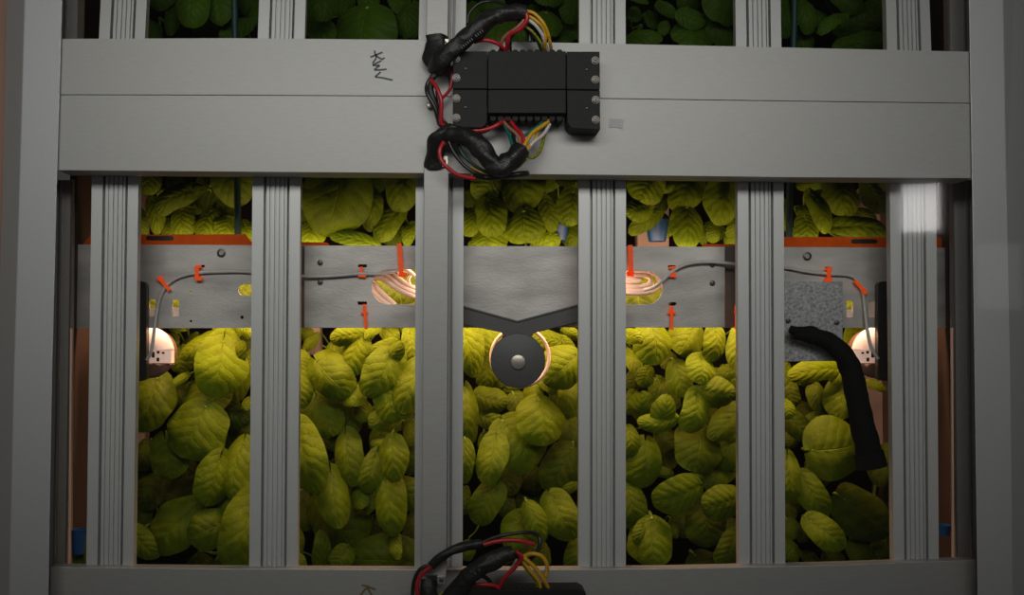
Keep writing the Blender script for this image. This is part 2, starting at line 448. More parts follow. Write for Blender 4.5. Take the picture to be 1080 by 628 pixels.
LABL = ['grooved silver post below the crossbeams, furthest left of six, beside the brown gap',
        'grooved silver post below the crossbeams, second from the left',
        'silver post below the crossbeams carrying the flat cable duct, left of the round black disc',
        'grooved silver post below the crossbeams, directly right of the round black disc',
        'grooved silver post below the crossbeams, left of the thick black hose',
        'grooved silver post below the crossbeams at the right, crossed by a white square reflection']
LABU = ['short grooved silver post above the crossbeams at the top left',
        'short grooved silver post above the crossbeams, second from the left',
        'short silver post above the crossbeams, behind the black wiring bundle',
        'short grooved silver post above the crossbeams, first right of the black connector',
        'short grooved silver post above the crossbeams, second right of the black connector',
        'short grooved silver post above the crossbeams at the top right']
for (a0, c0, a1, c1), l in zip(LOW, LABL):
    gpost(190, a0, c0, 595, a1, c1, l, 150, 618)
for (a, c), (a0, c0, a1, c1), l in zip(UPP, LOW, LABU):
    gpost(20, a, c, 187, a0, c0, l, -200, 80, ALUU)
# flat cable ducts on the centre post, with their clips
d1 = tag(MB().prism([(447, 176), (473.2, 176), (470.8, 607.5), (444.5, 607.5)], -0.003, 0.0305).build('cable_duct', ALU, bevel=0.0006),
         'long flat smooth silver cable duct down the centre post under the wiring', 'cable duct')
d2 = tag(MB().prism([(453, -200), (475.4, -200), (472.4, 38.5), (449.4, 38.5)], -0.003, 0.0305).build('cable_duct', ALU, bevel=0.0006),
         'short flat silver cable duct at the top edge above the black connector', 'cable duct')
for (x0, y0, x1, y1, par) in ((464, 164.5, 472.5, 176, d1), (461, 608, 470, 616.5, d1), (465, 41, 473, 50, d2)):
    t = MB().prism(rrect(x0, y0, x1, y1, 0.8, 2), -0.0065, -0.001).build('clip', STEEL, par, bevel=0.0003)
    MB().disc((x0+x1)/2, (y0+y1)/2, 2.3, -0.0078, -0.006, 14, 0.6).build('screw', BOLTM, t, smooth=True)

# ------------------------------------------------------------------ connectors and wiring
def screw(x, y, Y, par, r=4.4):
    b = MB().disc(x, y, r, Y-0.0012, Y+0.0005, 20, 0.6)
    w = b.build('screw', SCREWM, par, smooth=True)
    b = MB(); m = mpp(Y)
    b.bm.verts.ensure_lookup_table()
    b.disc(x, y, r*0.66, Y-0.0030, Y-0.001, 18, 0.9)
    b.build('head', SCREWM, w, smooth=True)
    MB().disc(x, y, r*0.80, Y-0.00135, Y-0.0011, 18).build('washer_gap', W_BLK, w)
    b = MB()
    for a in (0.6, 0.6+PI/2):
        c, s = math.cos(a), math.sin(a)
        L, h = r*0.46, r*0.13
        b.prism([(x+c*L-s*h, y+s*L+c*h), (x-c*L-s*h, y-s*L+c*h), (x-c*L+s*h, y-s*L-c*h), (x+c*L+s*h, y+s*L-c*h)], Y-0.0033, Y-0.0028)
    b.build('cross_slot', W_BLK, w)
def connector(label, y0, y1, rows, body_y, ear_l, ear_r, pins, shift=(0, 0)):
    e = empty('wire_connector', at(555, (y0+y1)/2, 0.0), label, 'connector', 'black wire connectors')
    MB().prism([(514.6, body_y[0]), (597, body_y[0]), (597, body_y[1]), (514.6, body_y[1])], -0.0285, 0.0).build('body', BLACK, e, bevel=0.0006)
    MB().prism(ear_l, -0.0265, 0.0).build('mounting_ear', BLACK, e, bevel=0.0006)
    MB().prism(ear_r, -0.0265, 0.0).build('mounting_ear', BLACK, e, bevel=0.0006)
    for x, ys in rows:
        for y in ys: screw(x, y, -0.0265, e)
    for dx, dy in ((491, (y0+y1)/2-2), (619, (y0+y1)/2-1)):
        MB().disc(dx, dy, 1.7, -0.0272, -0.0255, 14, 0.5).build('dimple', W_BLK, e, smooth=True)
    ya, yb = pins
    for i in range(10):
        x = 520 + i*7.8
        MB().prism(rrect(x-3.0, ya, x+3.0, yb, 2.2, 4), -0.022, -0.004).build('wire_socket', BLACK, e, bevel=0.0003)
    return e
connector('upper of two black plastic connectors screwed to the crossbeams', 54, 94.2, ((481.2, (61.5, 82)), (628, (63.8, 84))), (54, 94.0),
          [(477.6, 54), (514, 54), (514, 93.6), (477.6, 93.6)], [(597.6, 54.3), (632.5, 54.3), (632.7, 94.6), (597.6, 94.2)], (52.2, 57))
connector('lower of two black plastic connectors with rounded ears, screwed to the crossbeams', 94.2, 136, ((481.2, (103.8, 124.3)), (628.4, (105.3, 126.4))), (94.9, 119.2),
          [(477.6, 94.5)] + [(513.8, 94.5)] + [(513.8, 128), (512.5, 131.5), (509.5, 134), (505.5, 135)] + [(477.6, 134)],
          [(597.8, 95), (632.8, 95.5), (633, 137), (606, 135.8), (601, 133.5), (598.3, 129)], (117, 127.5))
e3 = empty('wire_connector', at(555, 625, 0.0), 'black plastic connector cut off by the bottom edge of the photo', 'connector', 'black wire connectors')
MB().prism([(478, 623.5), (612, 622.2), (618, 626), (618, 660), (478, 660)], -0.0265+0.01, 0.01).build('body', BLACK, e3, bevel=0.0006)
for i in range(9):
    MB().disc(522+i*7.6, 623.5, 2.8, -0.012, 0.0, 12).build('wire_socket', BLACK, e3)

def wire(par, m, pts, r=1.9, Y=-0.02, sub=8):
    o = MB().tube(px(pts, Y), r*mpp(Y), 8, sub=sub).build('wire', m, par, smooth=True, angle=80)
    o['label'] = m.name.replace('_', ' ')
    return o
def sleeve(par, pts, rpx, Y=-0.03, seed=0, name='sleeve', lump=0.32, n=16, sub=12, flat=None):
    f = rpx if callable(rpx) else (lambda t: rpx)
    return MB().tube(px(pts, Y), lambda t: f(t)*mpp(Y), n, lump=lump, seed=seed, sub=sub, flat=flat).build(name, BLACKC, par, smooth=True, angle=80)
def printing(par, a, c, Y, n, seed):
    """faint rows of worn printing along a sleeve"""
    random.seed(seed)
    b = MB()
    for i in range(n):
        t = i/n
        if random.random() < 0.3: continue
        x, y = a[0]+(c[0]-a[0])*t, a[1]+(c[1]-a[1])*t
        dx, dy = (c[0]-a[0]), (c[1]-a[1]); l = math.hypot(dx, dy)
        ribbon(b, [(x+dy/l*1.3, y-dx/l*1.3), (x-dy/l*1.3, y+dx/l*1.3)], Y, 0.0006)
    b.build('printing', PRINT, par)

h1 = empty('wiring_harness', at(500, 50, -0.02), 'upper black sleeved wire bundle arching over the top of the black connectors', 'wiring')
s1 = sleeve(h1, [(459, 73, -.018), (466, 63, -.03), (483, 48, -.034), (502, 32, -.036), (520, 18.5, -.036), (538, 13.5, -.036), (554, 14.5, -.034)], lambda t: 9.4-0.6*t, seed=3)
printing(s1, (487, 50), (513, 29), -0.0455, 12, 5)
sleeve(h1, [(460.5, 38, -.003), (460.5, 46, -.004), (458.5, 54, -.006), (458.5, 62, -.010), (463, 68, -.014)], lambda t: 11.5, seed=7, name='duct_end', lump=0.3, flat=0.6)
sleeve(h1, [(470, 64, -.02), (462, 74, -.02), (455, 84, -.02)], lambda t: 7-4*t, seed=9, name='tail', lump=0.2)
wire(h1, W_BLK, [(493, 24, -.02), (495, 14, -.02), (505, 4, -.02), (517, 1.5, -.02), (530, 4, -.025), (538, 9, -.03)], 1.5)
wire(h1, W_RED, [(500, 44.5, -.028), (507, 42.6, -.03), (517, 43, -.03), (526, 47, -.028), (532, 52.5, -.022)], 2.2)
wire(h1, W_BRN, [(553, 13, -.036), (552, 22, -.036), (543, 31, -.034), (533, 38, -.03), (529, 45, -.026), (528, 55, -.018)], 2.0)
wire(h1, W_RED, [(554, 12, -.039), (556, 20, -.039), (549, 30, -.036), (538, 36, -.032), (535.5, 44, -.028), (535, 55, -.018)], 2.5)
wire(h1, W_BLK, [(550, 20, -.03), (543, 33, -.028), (538, 42, -.026), (538, 55, -.018)], 2.2)
wire(h1, W_YEL, [(554, 11.5, -.036), (563, 14, -.038), (572, 23, -.038), (577, 33, -.034), (580, 44, -.028), (581.5, 54, -.018)], 1.9)
wire(h1, W_TEA, [(554, 12.5, -.034), (563, 16, -.034), (571, 25, -.034), (574.5, 35, -.03), (574, 45, -.026), (573, 54, -.018)], 1.6)
wire(h1, W_YEL, [(555, 16, -.037), (563, 20, -.036), (572, 28, -.035), (575.5, 38, -.031), (575, 46, -.026), (576, 54, -.018)], 1.8)
wire(h1, W_WHT, [(556, 20, -.036), (564, 26, -.036), (571, 35, -.033), (574, 43, -.028), (578, 54, -.018)], 1.9)
wire(h1, W_GRN, [(552, 27, -.03), (560, 32, -.031), (567, 40, -.029), (572, 48, -.025), (573.5, 54, -.018)], 1.5)
wire(h1, W_DGR, [(550, 24, -.026), (558, 30, -.027), (566, 42, -.026), (571, 54, -.018)], 1.6)
wire(h1, W_BLK, [(552, 26, -.02), (558, 34, -.02), (559, 44, -.02)], 3.4)
wire(h1, W_RED, [(454, 83.5, -.02), (459, 90, -.024), (463, 98, -.026), (465.5, 108, -.026), (465, 122, -.024), (466, 131, -.022), (474, 134, -.02)], 2.2)
wire(h1, W_RED, [(476, 70, -.014), (476.5, 84, -.014), (474, 95, -.014), (465, 105, -.018)], 1.8)
wire(h1, W_BLK, [(456, 80, -.018), (450.5, 90, -.018), (451, 99, -.02), (458, 112, -.02), (464, 126, -.018), (474, 134, -.015)], 2.4)
wire(h1, W_BRN, [(453, 84, -.016), (450, 93, -.016), (452.5, 101, -.016), (460, 115, -.016), (470, 129, -.014), (476, 134, -.014)], 1.5)
wire(h1, W_BLK, [(461, 96, -.017), (463, 110, -.017), (462, 126, -.016), (466, 133, -.015), (478, 134, -.015)], 2.2)
sleeve(h1, [(455, 86, -.018), (454, 96, -.018), (459, 110, -.018), (463, 124, -.017)], lambda t: 3.6, seed=2, name='binding', lump=0.2)
MB().disc(453, 111, 3.0, -0.006, 0.0, 16, 0.8).build('tie_anchor', STEEL, h1, smooth=True)
# middle harness below the connectors
h2 = empty('wiring_harness', at(500, 155, -0.02), 'middle black sleeved wire loop hanging below the black connectors', 'wiring')
s2 = sleeve(h2, [(470, 142, -.02), (484, 142, -.026), (500, 150, -.032), (510, 160, -.036), (518, 171, -.036), (525, 177, -.036), (536, 172, -.036), (544, 165, -.036), (551, 157, -.034)],
            lambda t: 9.0+1.5*math.sin(t*PI)+ (0.5 if t > .8 else 0), seed=11)
printing(s2, (533, 175), (545, 161), -0.046, 7, 6)
sleeve(h2, [(459, 176.5, -.003), (458.5, 166, -.006), (459, 155, -.012), (463, 146, -.02), (474, 140, -.022), (487, 142, -.024)], lambda t: 10.5-1.5*t, seed=14, name='duct_end', lump=0.3, flat=0.65)
wire(h2, W_RED, [(474, 134, -.016), (486, 136.5, -.02), (500, 138, -.022), (515, 136, -.022), (526, 131, -.022), (533, 125, -.016)], 2.4)
wire(h2, W_BLK, [(478, 137, -.015), (495, 140, -.018), (512, 138, -.018), (523, 131, -.018), (528, 124, -.014)], 2.2)
wire(h2, W_RED, [(468, 150, -.024), (464, 158, -.026), (465, 168, -.026), (472, 177, -.026), (484, 185, -.024), (501, 188.5, -.02)], 2.3)
wire(h2, W_BLK, [(472, 146, -.024), (477, 158, -.024), (487, 172, -.024), (500, 182, -.024), (515, 187, -.02), (530, 186, -.02)], 2.0)
wire(h2, W_DGR, [(483, 152, -.02), (489, 164, -.022), (500, 174, -.022), (512, 181, -.022), (522, 184, -.022)], 1.7)
wire(h2, W_YEL, [(497, 176, -.018), (506, 181, -.02), (516, 184, -.02), (530, 182, -.02), (544, 178, -.02), (555, 168, -.024)], 1.5)
wire(h2, W_BLK, [(500, 184, -.018), (514, 187.5, -.02), (535, 185.5, -.02), (550, 183.5, -.018), (556, 183, -.012)], 3.2)
wire(h2, W_TEA, [(530, 124, -.016), (533, 134, -.02), (538, 145, -.026), (541, 156, -.032)], 1.9)
wire(h2, W_BLK, [(534, 124, -.016), (540, 138, -.022), (543, 150, -.028), (545, 157, -.032)], 2.0)
wire(h2, W_BRN, [(528, 124, -.016), (535, 133, -.022), (545, 142, -.028), (548, 150, -.031), (549, 157, -.034)], 2.0)
wire(h2, W_RED, [(536, 124, -.016), (543, 134, -.022), (550, 142, -.028), (552, 149, -.031), (550, 158, -.034)], 2.2)
wire(h2, W_TEA, [(575, 125, -.016), (569, 132, -.02), (559, 139, -.024), (551, 145, -.026)], 2.0)
wire(h2, W_YEL, [(582, 125, -.016), (572, 133, -.022), (562, 140, -.028), (555, 150, -.032), (551, 158, -.034)], 2.2)
wire(h2, W_YEL, [(567, 138, -.022), (564, 148, -.026), (558, 155, -.03), (553, 160, -.032)], 1.7)
wire(h2, W_WHT, [(580, 131, -.016), (573, 142, -.022), (563, 150, -.028), (556, 158, -.03), (552, 162, -.032)], 1.9)
wire(h2, W_GRN, [(578, 126, -.014), (574, 144, -.018), (570, 158, -.022), (563, 166, -.026), (556, 165, -.03)], 1.8)
# bottom harness
h3 = empty('wiring_harness', at(500, 610, 0.0), 'lowest black sleeved wire bundle over the bottom crossbeam', 'wiring')
s3 = sleeve(h3, [(470, 640, -.012), (487, 617, -.016), (503, 601, -.02), (520, 591, -.02), (541, 583.5, -.018)], lambda t: 10.5-2*t, seed=21)
printing(s3, (499, 607), (512, 596), -0.031, 6, 8)
sleeve(h3, [(455, 597, -.010), (466, 587, -.012), (485, 578, -.012), (508, 574, -.012)], lambda t: 5.0, seed=23, name='binding', lump=0.2)
sleeve(h3, [(452, 612, -.004), (451, 622, -.006), (452, 640, -.008)], lambda t: 9.5, seed=25, name='duct_end', lump=0.3)
wire(h3, W_BLK, [(456, 596, -.01), (444, 600, -.01), (437, 612, -.01), (435, 630, -.01), (436, 645, -.01)], 2.0)
wire(h3, W_RED, [(456, 597, -.012), (446, 605, -.012), (440, 616, -.012), (441, 630, -.012), (443, 645, -.012)], 2.4)
wire(h3, W_BLK, [(506, 574, -.012), (522, 567, -.012), (540, 563.5, -.012), (556, 562, -.01), (566, 563.5, -.006)], 1.9)
wire(h3, W_RED, [(510, 575, -.014), (526, 571, -.014), (546, 570.5, -.014), (563, 574.5, -.012)], 2.4)
wire(h3, W_BLK, [(540, 588, -.01), (554, 592, -.01), (565, 585, -.01), (569.5, 574, -.009), (568, 566, -.007), (561, 562.5, -.008)], 2.2)
wire(h3, W_RED, [(544, 582, -.018), (550, 588, -.018), (543, 599, -.016), (533, 609, -.014), (527, 620, -.01), (524, 636, -.004)], 2.4)
wire(h3, W_BRN, [(543, 583, -.014), (548, 590, -.013), (540, 603, -.012), (529, 614, -.01), (525, 636, -.004)], 1.6)
wire(h3, W_WHT, [(545, 590, -.012), (537, 603, -.012), (531, 612, -.01)], 1.2)
wire(h3, W_RED, [(498, 617, -.014), (510, 617, -.014), (523, 619, -.012), (530, 628, -.008), (532, 640, -.004)], 2.2)
wire(h3, W_YEL, [(551, 588, -.014), (560, 584.5, -.016), (571, 587, -.016), (577, 597, -.014), (575.5, 608, -.012), (573, 613, -.01)], 2.2)
wire(h3, W_YEL, [(552, 588, -.016), (563, 598, -.016), (573, 611, -.014), (579, 624, -.008), (580, 636, -.004)], 2.3)
wire(h3, W_YEL, [(551, 592, -.014), (559, 602, -.014), (568, 614, -.012), (572, 630, -.006)], 2.0)
wire(h3, W_GRN, [(549, 592, -.012), (558, 604, -.012), (565, 614, -.01), (571, 634, -.004)], 1.8)
wire(h3, W_GRN, [(543, 591, -.012), (530, 596, -.012), (512, 602, -.012)], 1.4)
wire(h3, W_TEA, [(524, 598, -.01), (515, 603, -.01), (505, 610, -.01)], 1.6)
wire(h3, W_BLK, [(505, 607, -.01), (513, 610, -.01), (519, 618, -.008), (522, 632, -.004)], 2.2)
wire(h3, W_GRN, [(474, 623, -.01), (466, 627, -.01), (458, 634, -.01)], 1.6)

# ------------------------------------------------------------------ carriage plates
PY = 0.088
def bolt(par, x, y, r, Y, m=STEEL):
    o = MB().disc(x, y, r, Y-0.0012, Y+0.001, 20, 0.5).build('bolt', BOLTM, par, smooth=True)
    MB().disc(x, y, r*0.62, Y-0.0034, Y-0.001, 6, 0.5).build('hex_head', SCREWM, o)
pl = MB().poly_prism([[(74.5, 258), (330, 259), (330, 346), (74, 346.5)], rrect(157.3, 316, 164.2, 334, 0.8, 2), rrect(181.8, 316, 188.9, 334, 0.8, 2),
                      rrect(251, 299.8, 285, 312, 6, 6), circ(200.8, 308, 1.5, 10), circ(201, 339, 1.6, 10), circ(255.2, 335, 1.9, 10), rrect(209.5, 279.5, 216, 282.2, 1.2, 3)], PY, PY+0.002)
pl = tag(pl.build('mounting_plate', PLATE, bevel=0.0003), 'left grey sheet metal plate carrying a grey cable, with two square holes', 'metal plate', 'sheet metal carriage plates')
bolt(pl, 233.3, 267, 4.6, PY)
for x, y, r in ((263, 280, 0.8),):
    pass
cp = MB().poly_prism([[(321, 259), (764.5, 260.5), (764.5, 345.6), (321, 346)],
                      rrect(392.3, 284.5, 452, 321.2, 17.5, 10), rrect(640, 286, 698.8, 321.3, 17, 10),
                      rrect(377.5, 279, 387, 282.2, 1.4, 3), rrect(377, 318.2, 387, 321.8, 1.2, 3), rrect(704.5, 280, 713.5, 283, 1.4, 3), rrect(705, 319, 713.5, 322.6, 1.4, 3)], PY-0.012, PY-0.010)
cp = tag(cp.build('mounting_plate', PLATE, bevel=0.0003), 'long middle grey sheet metal plate with oval cable openings, behind the Y-shaped bracket', 'metal plate', 'sheet metal carriage plates')
for x, y in ((337.5, 277), (337.5, 297.6), (751.6, 279), (751.6, 298.6)):
    MB().disc(x, y, 2.8, PY-0.0145, PY-0.011, 16, 0.9).build('screw', BOLTM, cp, smooth=True)
for x0, x1, side in ((316, 321, 'l'), (764.5, 779.5, 'r')):
    MB().prism([(x0, 259.5), (x1, 259.5), (x1, 346), (x0, 346)], PY-0.0035, PY-0.0025).build('side_flange', PLATED, cp)
rp = MB().poly_prism([[(762, 260.5), (1001.5, 261.5), (1002, 346), (762, 346)], rrect(892.8, 317.5, 899.8, 335, 0.8, 2), rrect(916, 317.2, 923, 335, 0.8, 2),
                      rrect(869.5, 281.5, 876, 284.4, 1.2, 3)], PY, PY+0.002)
rp = tag(rp.build('mounting_plate', PLATE, bevel=0.0003), 'right grey sheet metal plate with a curving grey cable, partly behind a speckled panel', 'metal plate', 'sheet metal carriage plates')
bolt(rp, 851.5, 270.5, 4.6, PY)
gp = tag(MB().prism([(826, 297.3), (888.7, 297.2), (889, 381), (826, 381.5)], PY-0.016, PY-0.014).build('cover_panel', GALV, bevel=0.0003),
         'speckled dark galvanised panel behind the thick black hose', 'metal panel')
for x, y in ((883, 340.5), (831.5, 338.5)):
    MB().disc(x, y, 2.4, PY-0.0185, PY-0.015, 14, 0.8).build('screw', BOLTM, gp, smooth=True)
# orange upstands behind the plates
def orange(pts, holes, label):
    o = MB().poly_prism([pts], PY+0.006, PY+0.008).build('orange_plate', ORANGE, bevel=0.0002)
    for h in holes: MB().prism(h, PY+0.0054, PY+0.0065).build('slot', W_BLK, o)  # dark inset painted in for the shade inside an open slot
    tag(o, label, 'orange plate', 'orange plates behind the metal plates')
    return o
orange([(84, 262), (96, 247.5), (258.5, 247.2), (266, 256), (266, 268), (84, 268)], [rrect(154, 249, 183, 253.6, 2.2, 4)], 'long orange plate with a dark slot along the top of the left metal plate')
orange([(310, 255.4), (345, 255.8), (346.5, 257.5), (347, 268), (310, 268)], [], 'short orange strip at the left end of the middle metal plate')
orange([(741, 257.6), (790, 257.8), (790, 268), (741, 268)], [], 'short orange strip at the right end of the middle metal plate')
orange([(822, 250), (992, 250.4), (1000, 262), (1000, 270), (822, 270)], [rrect(898, 252.4, 925.5, 257, 2.2, 4)], 'long orange plate with a dark slot along the top of the right metal plate')
# orange cable clips
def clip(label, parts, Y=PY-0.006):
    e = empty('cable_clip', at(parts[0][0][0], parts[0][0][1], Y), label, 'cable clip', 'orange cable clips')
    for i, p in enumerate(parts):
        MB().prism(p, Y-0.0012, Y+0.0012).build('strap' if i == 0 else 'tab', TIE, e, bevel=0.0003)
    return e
def bar(x0, y0, x1, y1, w):
    dx, dy = x1-x0, y1-y0; l = math.hypot(dx, dy); nx, ny = -dy/l*w/2, dx/l*w/2
    return [(x0+nx, y0+ny), (x1+nx, y1+ny), (x1-nx, y1-ny), (x0-nx, y0-ny)]
CY = PY-0.016
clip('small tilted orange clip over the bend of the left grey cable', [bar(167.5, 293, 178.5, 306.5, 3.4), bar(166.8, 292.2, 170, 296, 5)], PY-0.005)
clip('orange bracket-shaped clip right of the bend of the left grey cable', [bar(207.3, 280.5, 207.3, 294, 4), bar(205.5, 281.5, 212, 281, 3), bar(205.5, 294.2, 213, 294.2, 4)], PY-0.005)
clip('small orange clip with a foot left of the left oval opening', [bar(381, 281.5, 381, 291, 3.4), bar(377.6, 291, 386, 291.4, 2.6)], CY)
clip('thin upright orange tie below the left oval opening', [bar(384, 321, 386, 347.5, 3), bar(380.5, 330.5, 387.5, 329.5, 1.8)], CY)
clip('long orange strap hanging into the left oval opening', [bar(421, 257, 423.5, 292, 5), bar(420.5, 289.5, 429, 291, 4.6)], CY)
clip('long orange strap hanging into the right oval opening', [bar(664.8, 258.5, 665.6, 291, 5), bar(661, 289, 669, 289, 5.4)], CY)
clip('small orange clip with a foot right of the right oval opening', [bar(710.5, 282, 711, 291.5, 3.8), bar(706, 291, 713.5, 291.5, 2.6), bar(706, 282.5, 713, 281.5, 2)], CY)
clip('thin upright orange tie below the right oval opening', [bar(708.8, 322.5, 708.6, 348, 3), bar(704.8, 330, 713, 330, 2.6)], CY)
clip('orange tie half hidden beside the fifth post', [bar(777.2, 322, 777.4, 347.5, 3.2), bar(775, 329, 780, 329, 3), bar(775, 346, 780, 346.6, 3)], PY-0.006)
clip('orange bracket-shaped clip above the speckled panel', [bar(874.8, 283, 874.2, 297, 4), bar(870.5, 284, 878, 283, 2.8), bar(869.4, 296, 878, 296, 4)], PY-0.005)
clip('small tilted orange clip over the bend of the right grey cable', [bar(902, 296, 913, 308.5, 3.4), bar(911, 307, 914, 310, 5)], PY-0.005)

def cable(label, pts, r=1.75):
    o = MB().tube(px(pts, PY), r*mpp(PY), 8, sub=10).build('cable', CABLE, smooth=True, angle=80)
    return tag(o, label, 'cable')
q = PY-0.003
cable('grey cable curving across the left metal plate down to the left round lamp', [(154.5, 380, q-.008), (159.5, 371, q-.008), (162.5, 350, q-.006), (165.2, 330, q), (169, 313, q), (177, 300, q), (190, 292, q), (209, 288, q), (240, 286.5, q), (264, 287, q),
      (300, 289, q-.002), (318, 291.5, PY-.0165), (345, 291.5, PY-.0165), (378, 289, PY-.0165), (400, 289, PY-.014), (425, 284, PY-.008)])
cable('grey cable arching from the right oval opening across to the right round lamp', [(680, 306, PY-.006), (690, 303, PY-.013), (699, 296, PY-.0165), (712, 284.5, PY-.0165), (728, 278, PY-.0165), (750, 276.5, PY-.0165), (778, 279, PY-.0165), (800, 281, q-.003), (828, 282.5, q),
      (850, 286.5, q), (872, 289, q), (895, 290.5, q), (904, 296, q), (909.5, 307, q), (912, 325, q), (915, 350, q-.006), (919, 367, q-.008), (926, 379, q-.008)], 1.9)

# cable loops lit in the oval openings
def loops(label, tubes, Y0):
    e = empty('cable_coil', at(tubes[0][0][0][0], tubes[0][0][0][1], Y0), label, 'cable coil', 'pale cable coils in the oval openings')
    for t, rr in tubes:
        MB().tube(px(t, Y0), rr*mpp(Y0), 10, sub=8).build('cable_turn', COPPER, e, smooth=True, angle=80)
    return e
Y1 = 0.094
loops('pale looped cables glowing in the left oval opening',
      [([(390, 291), (402, 288.5), (412, 294), (422, 302), (438, 309), (456, 316)], 3.2), ([(392, 293), (402, 293), (414, 301), (428, 309), (456, 319)], 3.2), ([(396, 287), (410, 286.5), (420, 294), (434, 303), (456, 311)], 2.6),
       ([(400, 286), (416, 283.5), (430, 286), (440, 293), (456, 300)], 2.2), ([(418, 286), (421, 294), (428, 300), (438, 303), (456, 306)], 1.8), ([(436, 288), (431, 295), (434, 304)], 1.6),
       ([(390, 297), (394, 308), (403, 317), (414, 325)], 3.4), ([(390, 304), (395, 314), (402, 320), (408, 326)], 3.0), ([(394, 297), (400, 306), (409, 315), (417, 322)], 2.6)], Y1)
loops('pale flattened cable coil glowing in the right oval opening',
      [([(645, 302), (660, 306.5), (678, 307), (692, 303), (697, 296), (690, 289), (676, 285.5), (650, 286)], 3.0), ([(645, 306), (665, 309), (684, 308.5), (696, 301)], 3.0), ([(650, 298), (668, 302.5), (682, 301), (686, 295), (678, 290.5), (645, 291)], 2.4),
       ([(650, 295), (666, 297.5), (676, 296), (668, 294), (648, 293.5)], 2.0), ([(686, 287), (693, 293), (697, 302)], 2.2), ([(682, 288), (687, 296), (688, 305)], 1.8)], Y1)

# lamps at both ends
def lamp(cx, sgn, label, bx0, bx1):
    cy, R = 371.5, 26.5
    yf = 0.102
    e = empty('round_lamp', at(cx, cy, yf), label, 'lamp', 'round end lamps')
    def half(t0, t1, cut, name, m, depth):
        rows = []
        n = 18
        b = MB()
        for k in range(7):
            f = k/6
            rr = R*math.cos(f*PI/2*0.92)
            Y = yf - 0.007*math.sin(f*PI/2)*depth
            row = []
            for i in range(n+1):
                a = t0+(t1-t0)*i/n
                x, y = cx+rr*math.cos(a), cy+rr*math.sin(a)
                y = min(y, cut[1]) if cut[0] == 'max' else max(y, cut[1])
                row.append(b.bm.verts.new(at(x, y, Y)))
            rows.append(row)
        for r1, r2 in zip(rows, rows[1:]):
            for i in range(n):
                try: b.bm.faces.new((r1[i], r1[i+1], r2[i+1], r2[i]))
                except ValueError: pass
        bmesh.ops.remove_doubles(b.bm, verts=b.bm.verts, dist=1e-5)
        o = b.build(name, m, e, smooth=True, angle=60)
        sd = o.modifiers.new('thick', 'SOLIDIFY'); sd.thickness = 0.0012
        return o
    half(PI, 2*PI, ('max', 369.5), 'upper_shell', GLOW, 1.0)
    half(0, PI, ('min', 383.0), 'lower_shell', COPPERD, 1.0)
    band = MB().prism([(cx-23.5, 367), (cx+23.5, 367), (cx+23.5, 385), (cx-23.5, 385)], yf-0.0035, yf+0.006).build('vent_band', GLOW, e, bevel=0.0006)
    for dx, y0, y1 in ((4, 371.5, 377.5), (9.3, 370, 373.2), (9, 377.5, 381.5), (14.5, 371.5, 373.5)):
        x = cx+sgn*dx
        MB().prism(rrect(x-1.4, y0, x+1.4, y1, 0.6, 2), yf-0.0042, yf-0.003).build('vent_slot', W_BLK, band)
    MB().disc(cx, cy, R*0.88, yf, yf+0.02, 40).build('rear_drum', COPPERD, e, smooth=True)
    for hx0, hx1, hy in (((156.5, 165, 324.5), (181, 189.6, 324.5)) if sgn > 0 else ((892, 900.5, 326.5), (915.2, 923.8, 317))):
        MB().prism([(hx0, hy), (hx1, hy), (hx1, 336), (hx0, 336)], PY+0.0022, PY+0.004).build('mount_tab', COPPER, e)
    # dark rounded bracket holding the lamp
    br = MB().prism(rrect(bx0, 297, bx1, 402, 5, 6), 0.079, 0.0868).build('side_bracket', BRK, e, bevel=0.0015)
    for yy in (307, 338.5):
        MB().disc(bx0+2.4 if sgn > 0 else bx1-2.4, yy, 2.0, 0.0775, 0.0795, 12, 0.6).build('screw', STEEL, br, smooth=True)
    return e
lamp(157.5, 1, 'round pale lamp housing with dark side bracket under the left metal plate', 138, 154.5)
lamp(924.5, -1, 'round pale lamp housing with dark side bracket right of the speckled panel', 926, 948)

# Y bracket with the round disc and the copper ring behind it
yb_ = empty('disc_bracket', at(546, 345, 0.07), 'charcoal Y-shaped bracket carrying a round black disc in the middle opening', 'bracket')
MB().prism([(484, 321.5), (545.8, 338.6), (614, 320), (614, 339), (563.5, 351.5), (561, 355), (561, 364), (532, 364), (532, 355), (529.5, 351), (484, 341)], 0.060, 0.070).build('arm', DARKB, yb_, bevel=0.0008)
b = MB()
b.prism(bar(484, 322.4, 545.8, 339.5, 2.0), 0.0586, 0.0605); b.prism(bar(545.8, 339.5, 614, 321, 2.0), 0.0586, 0.0605)
b.build('raised_rim', DARKB, yb_, bevel=0.0003)
MB().disc(546.3, 380.5, 28.8, 0.056, 0.066, 64, 1.4).build('disc', DARKB, yb_, smooth=True)
MB().disc(546.5, 382.2, 7.8, 0.0535, 0.058, 32, 0.9).build('axle', STEEL, yb_, smooth=True)
tag(MB().tube([at(548.5+30.5*math.cos(2*PI*i/24), 377+31*math.sin(2*PI*i/24), 0.110) for i in range(24)], 1.9*mpp(0.110), 8, sub=3, closed=True).build('copper_ring', COPPER, smooth=True, angle=80),
    'pale copper wire ring peeking out behind the round black disc', 'ring')

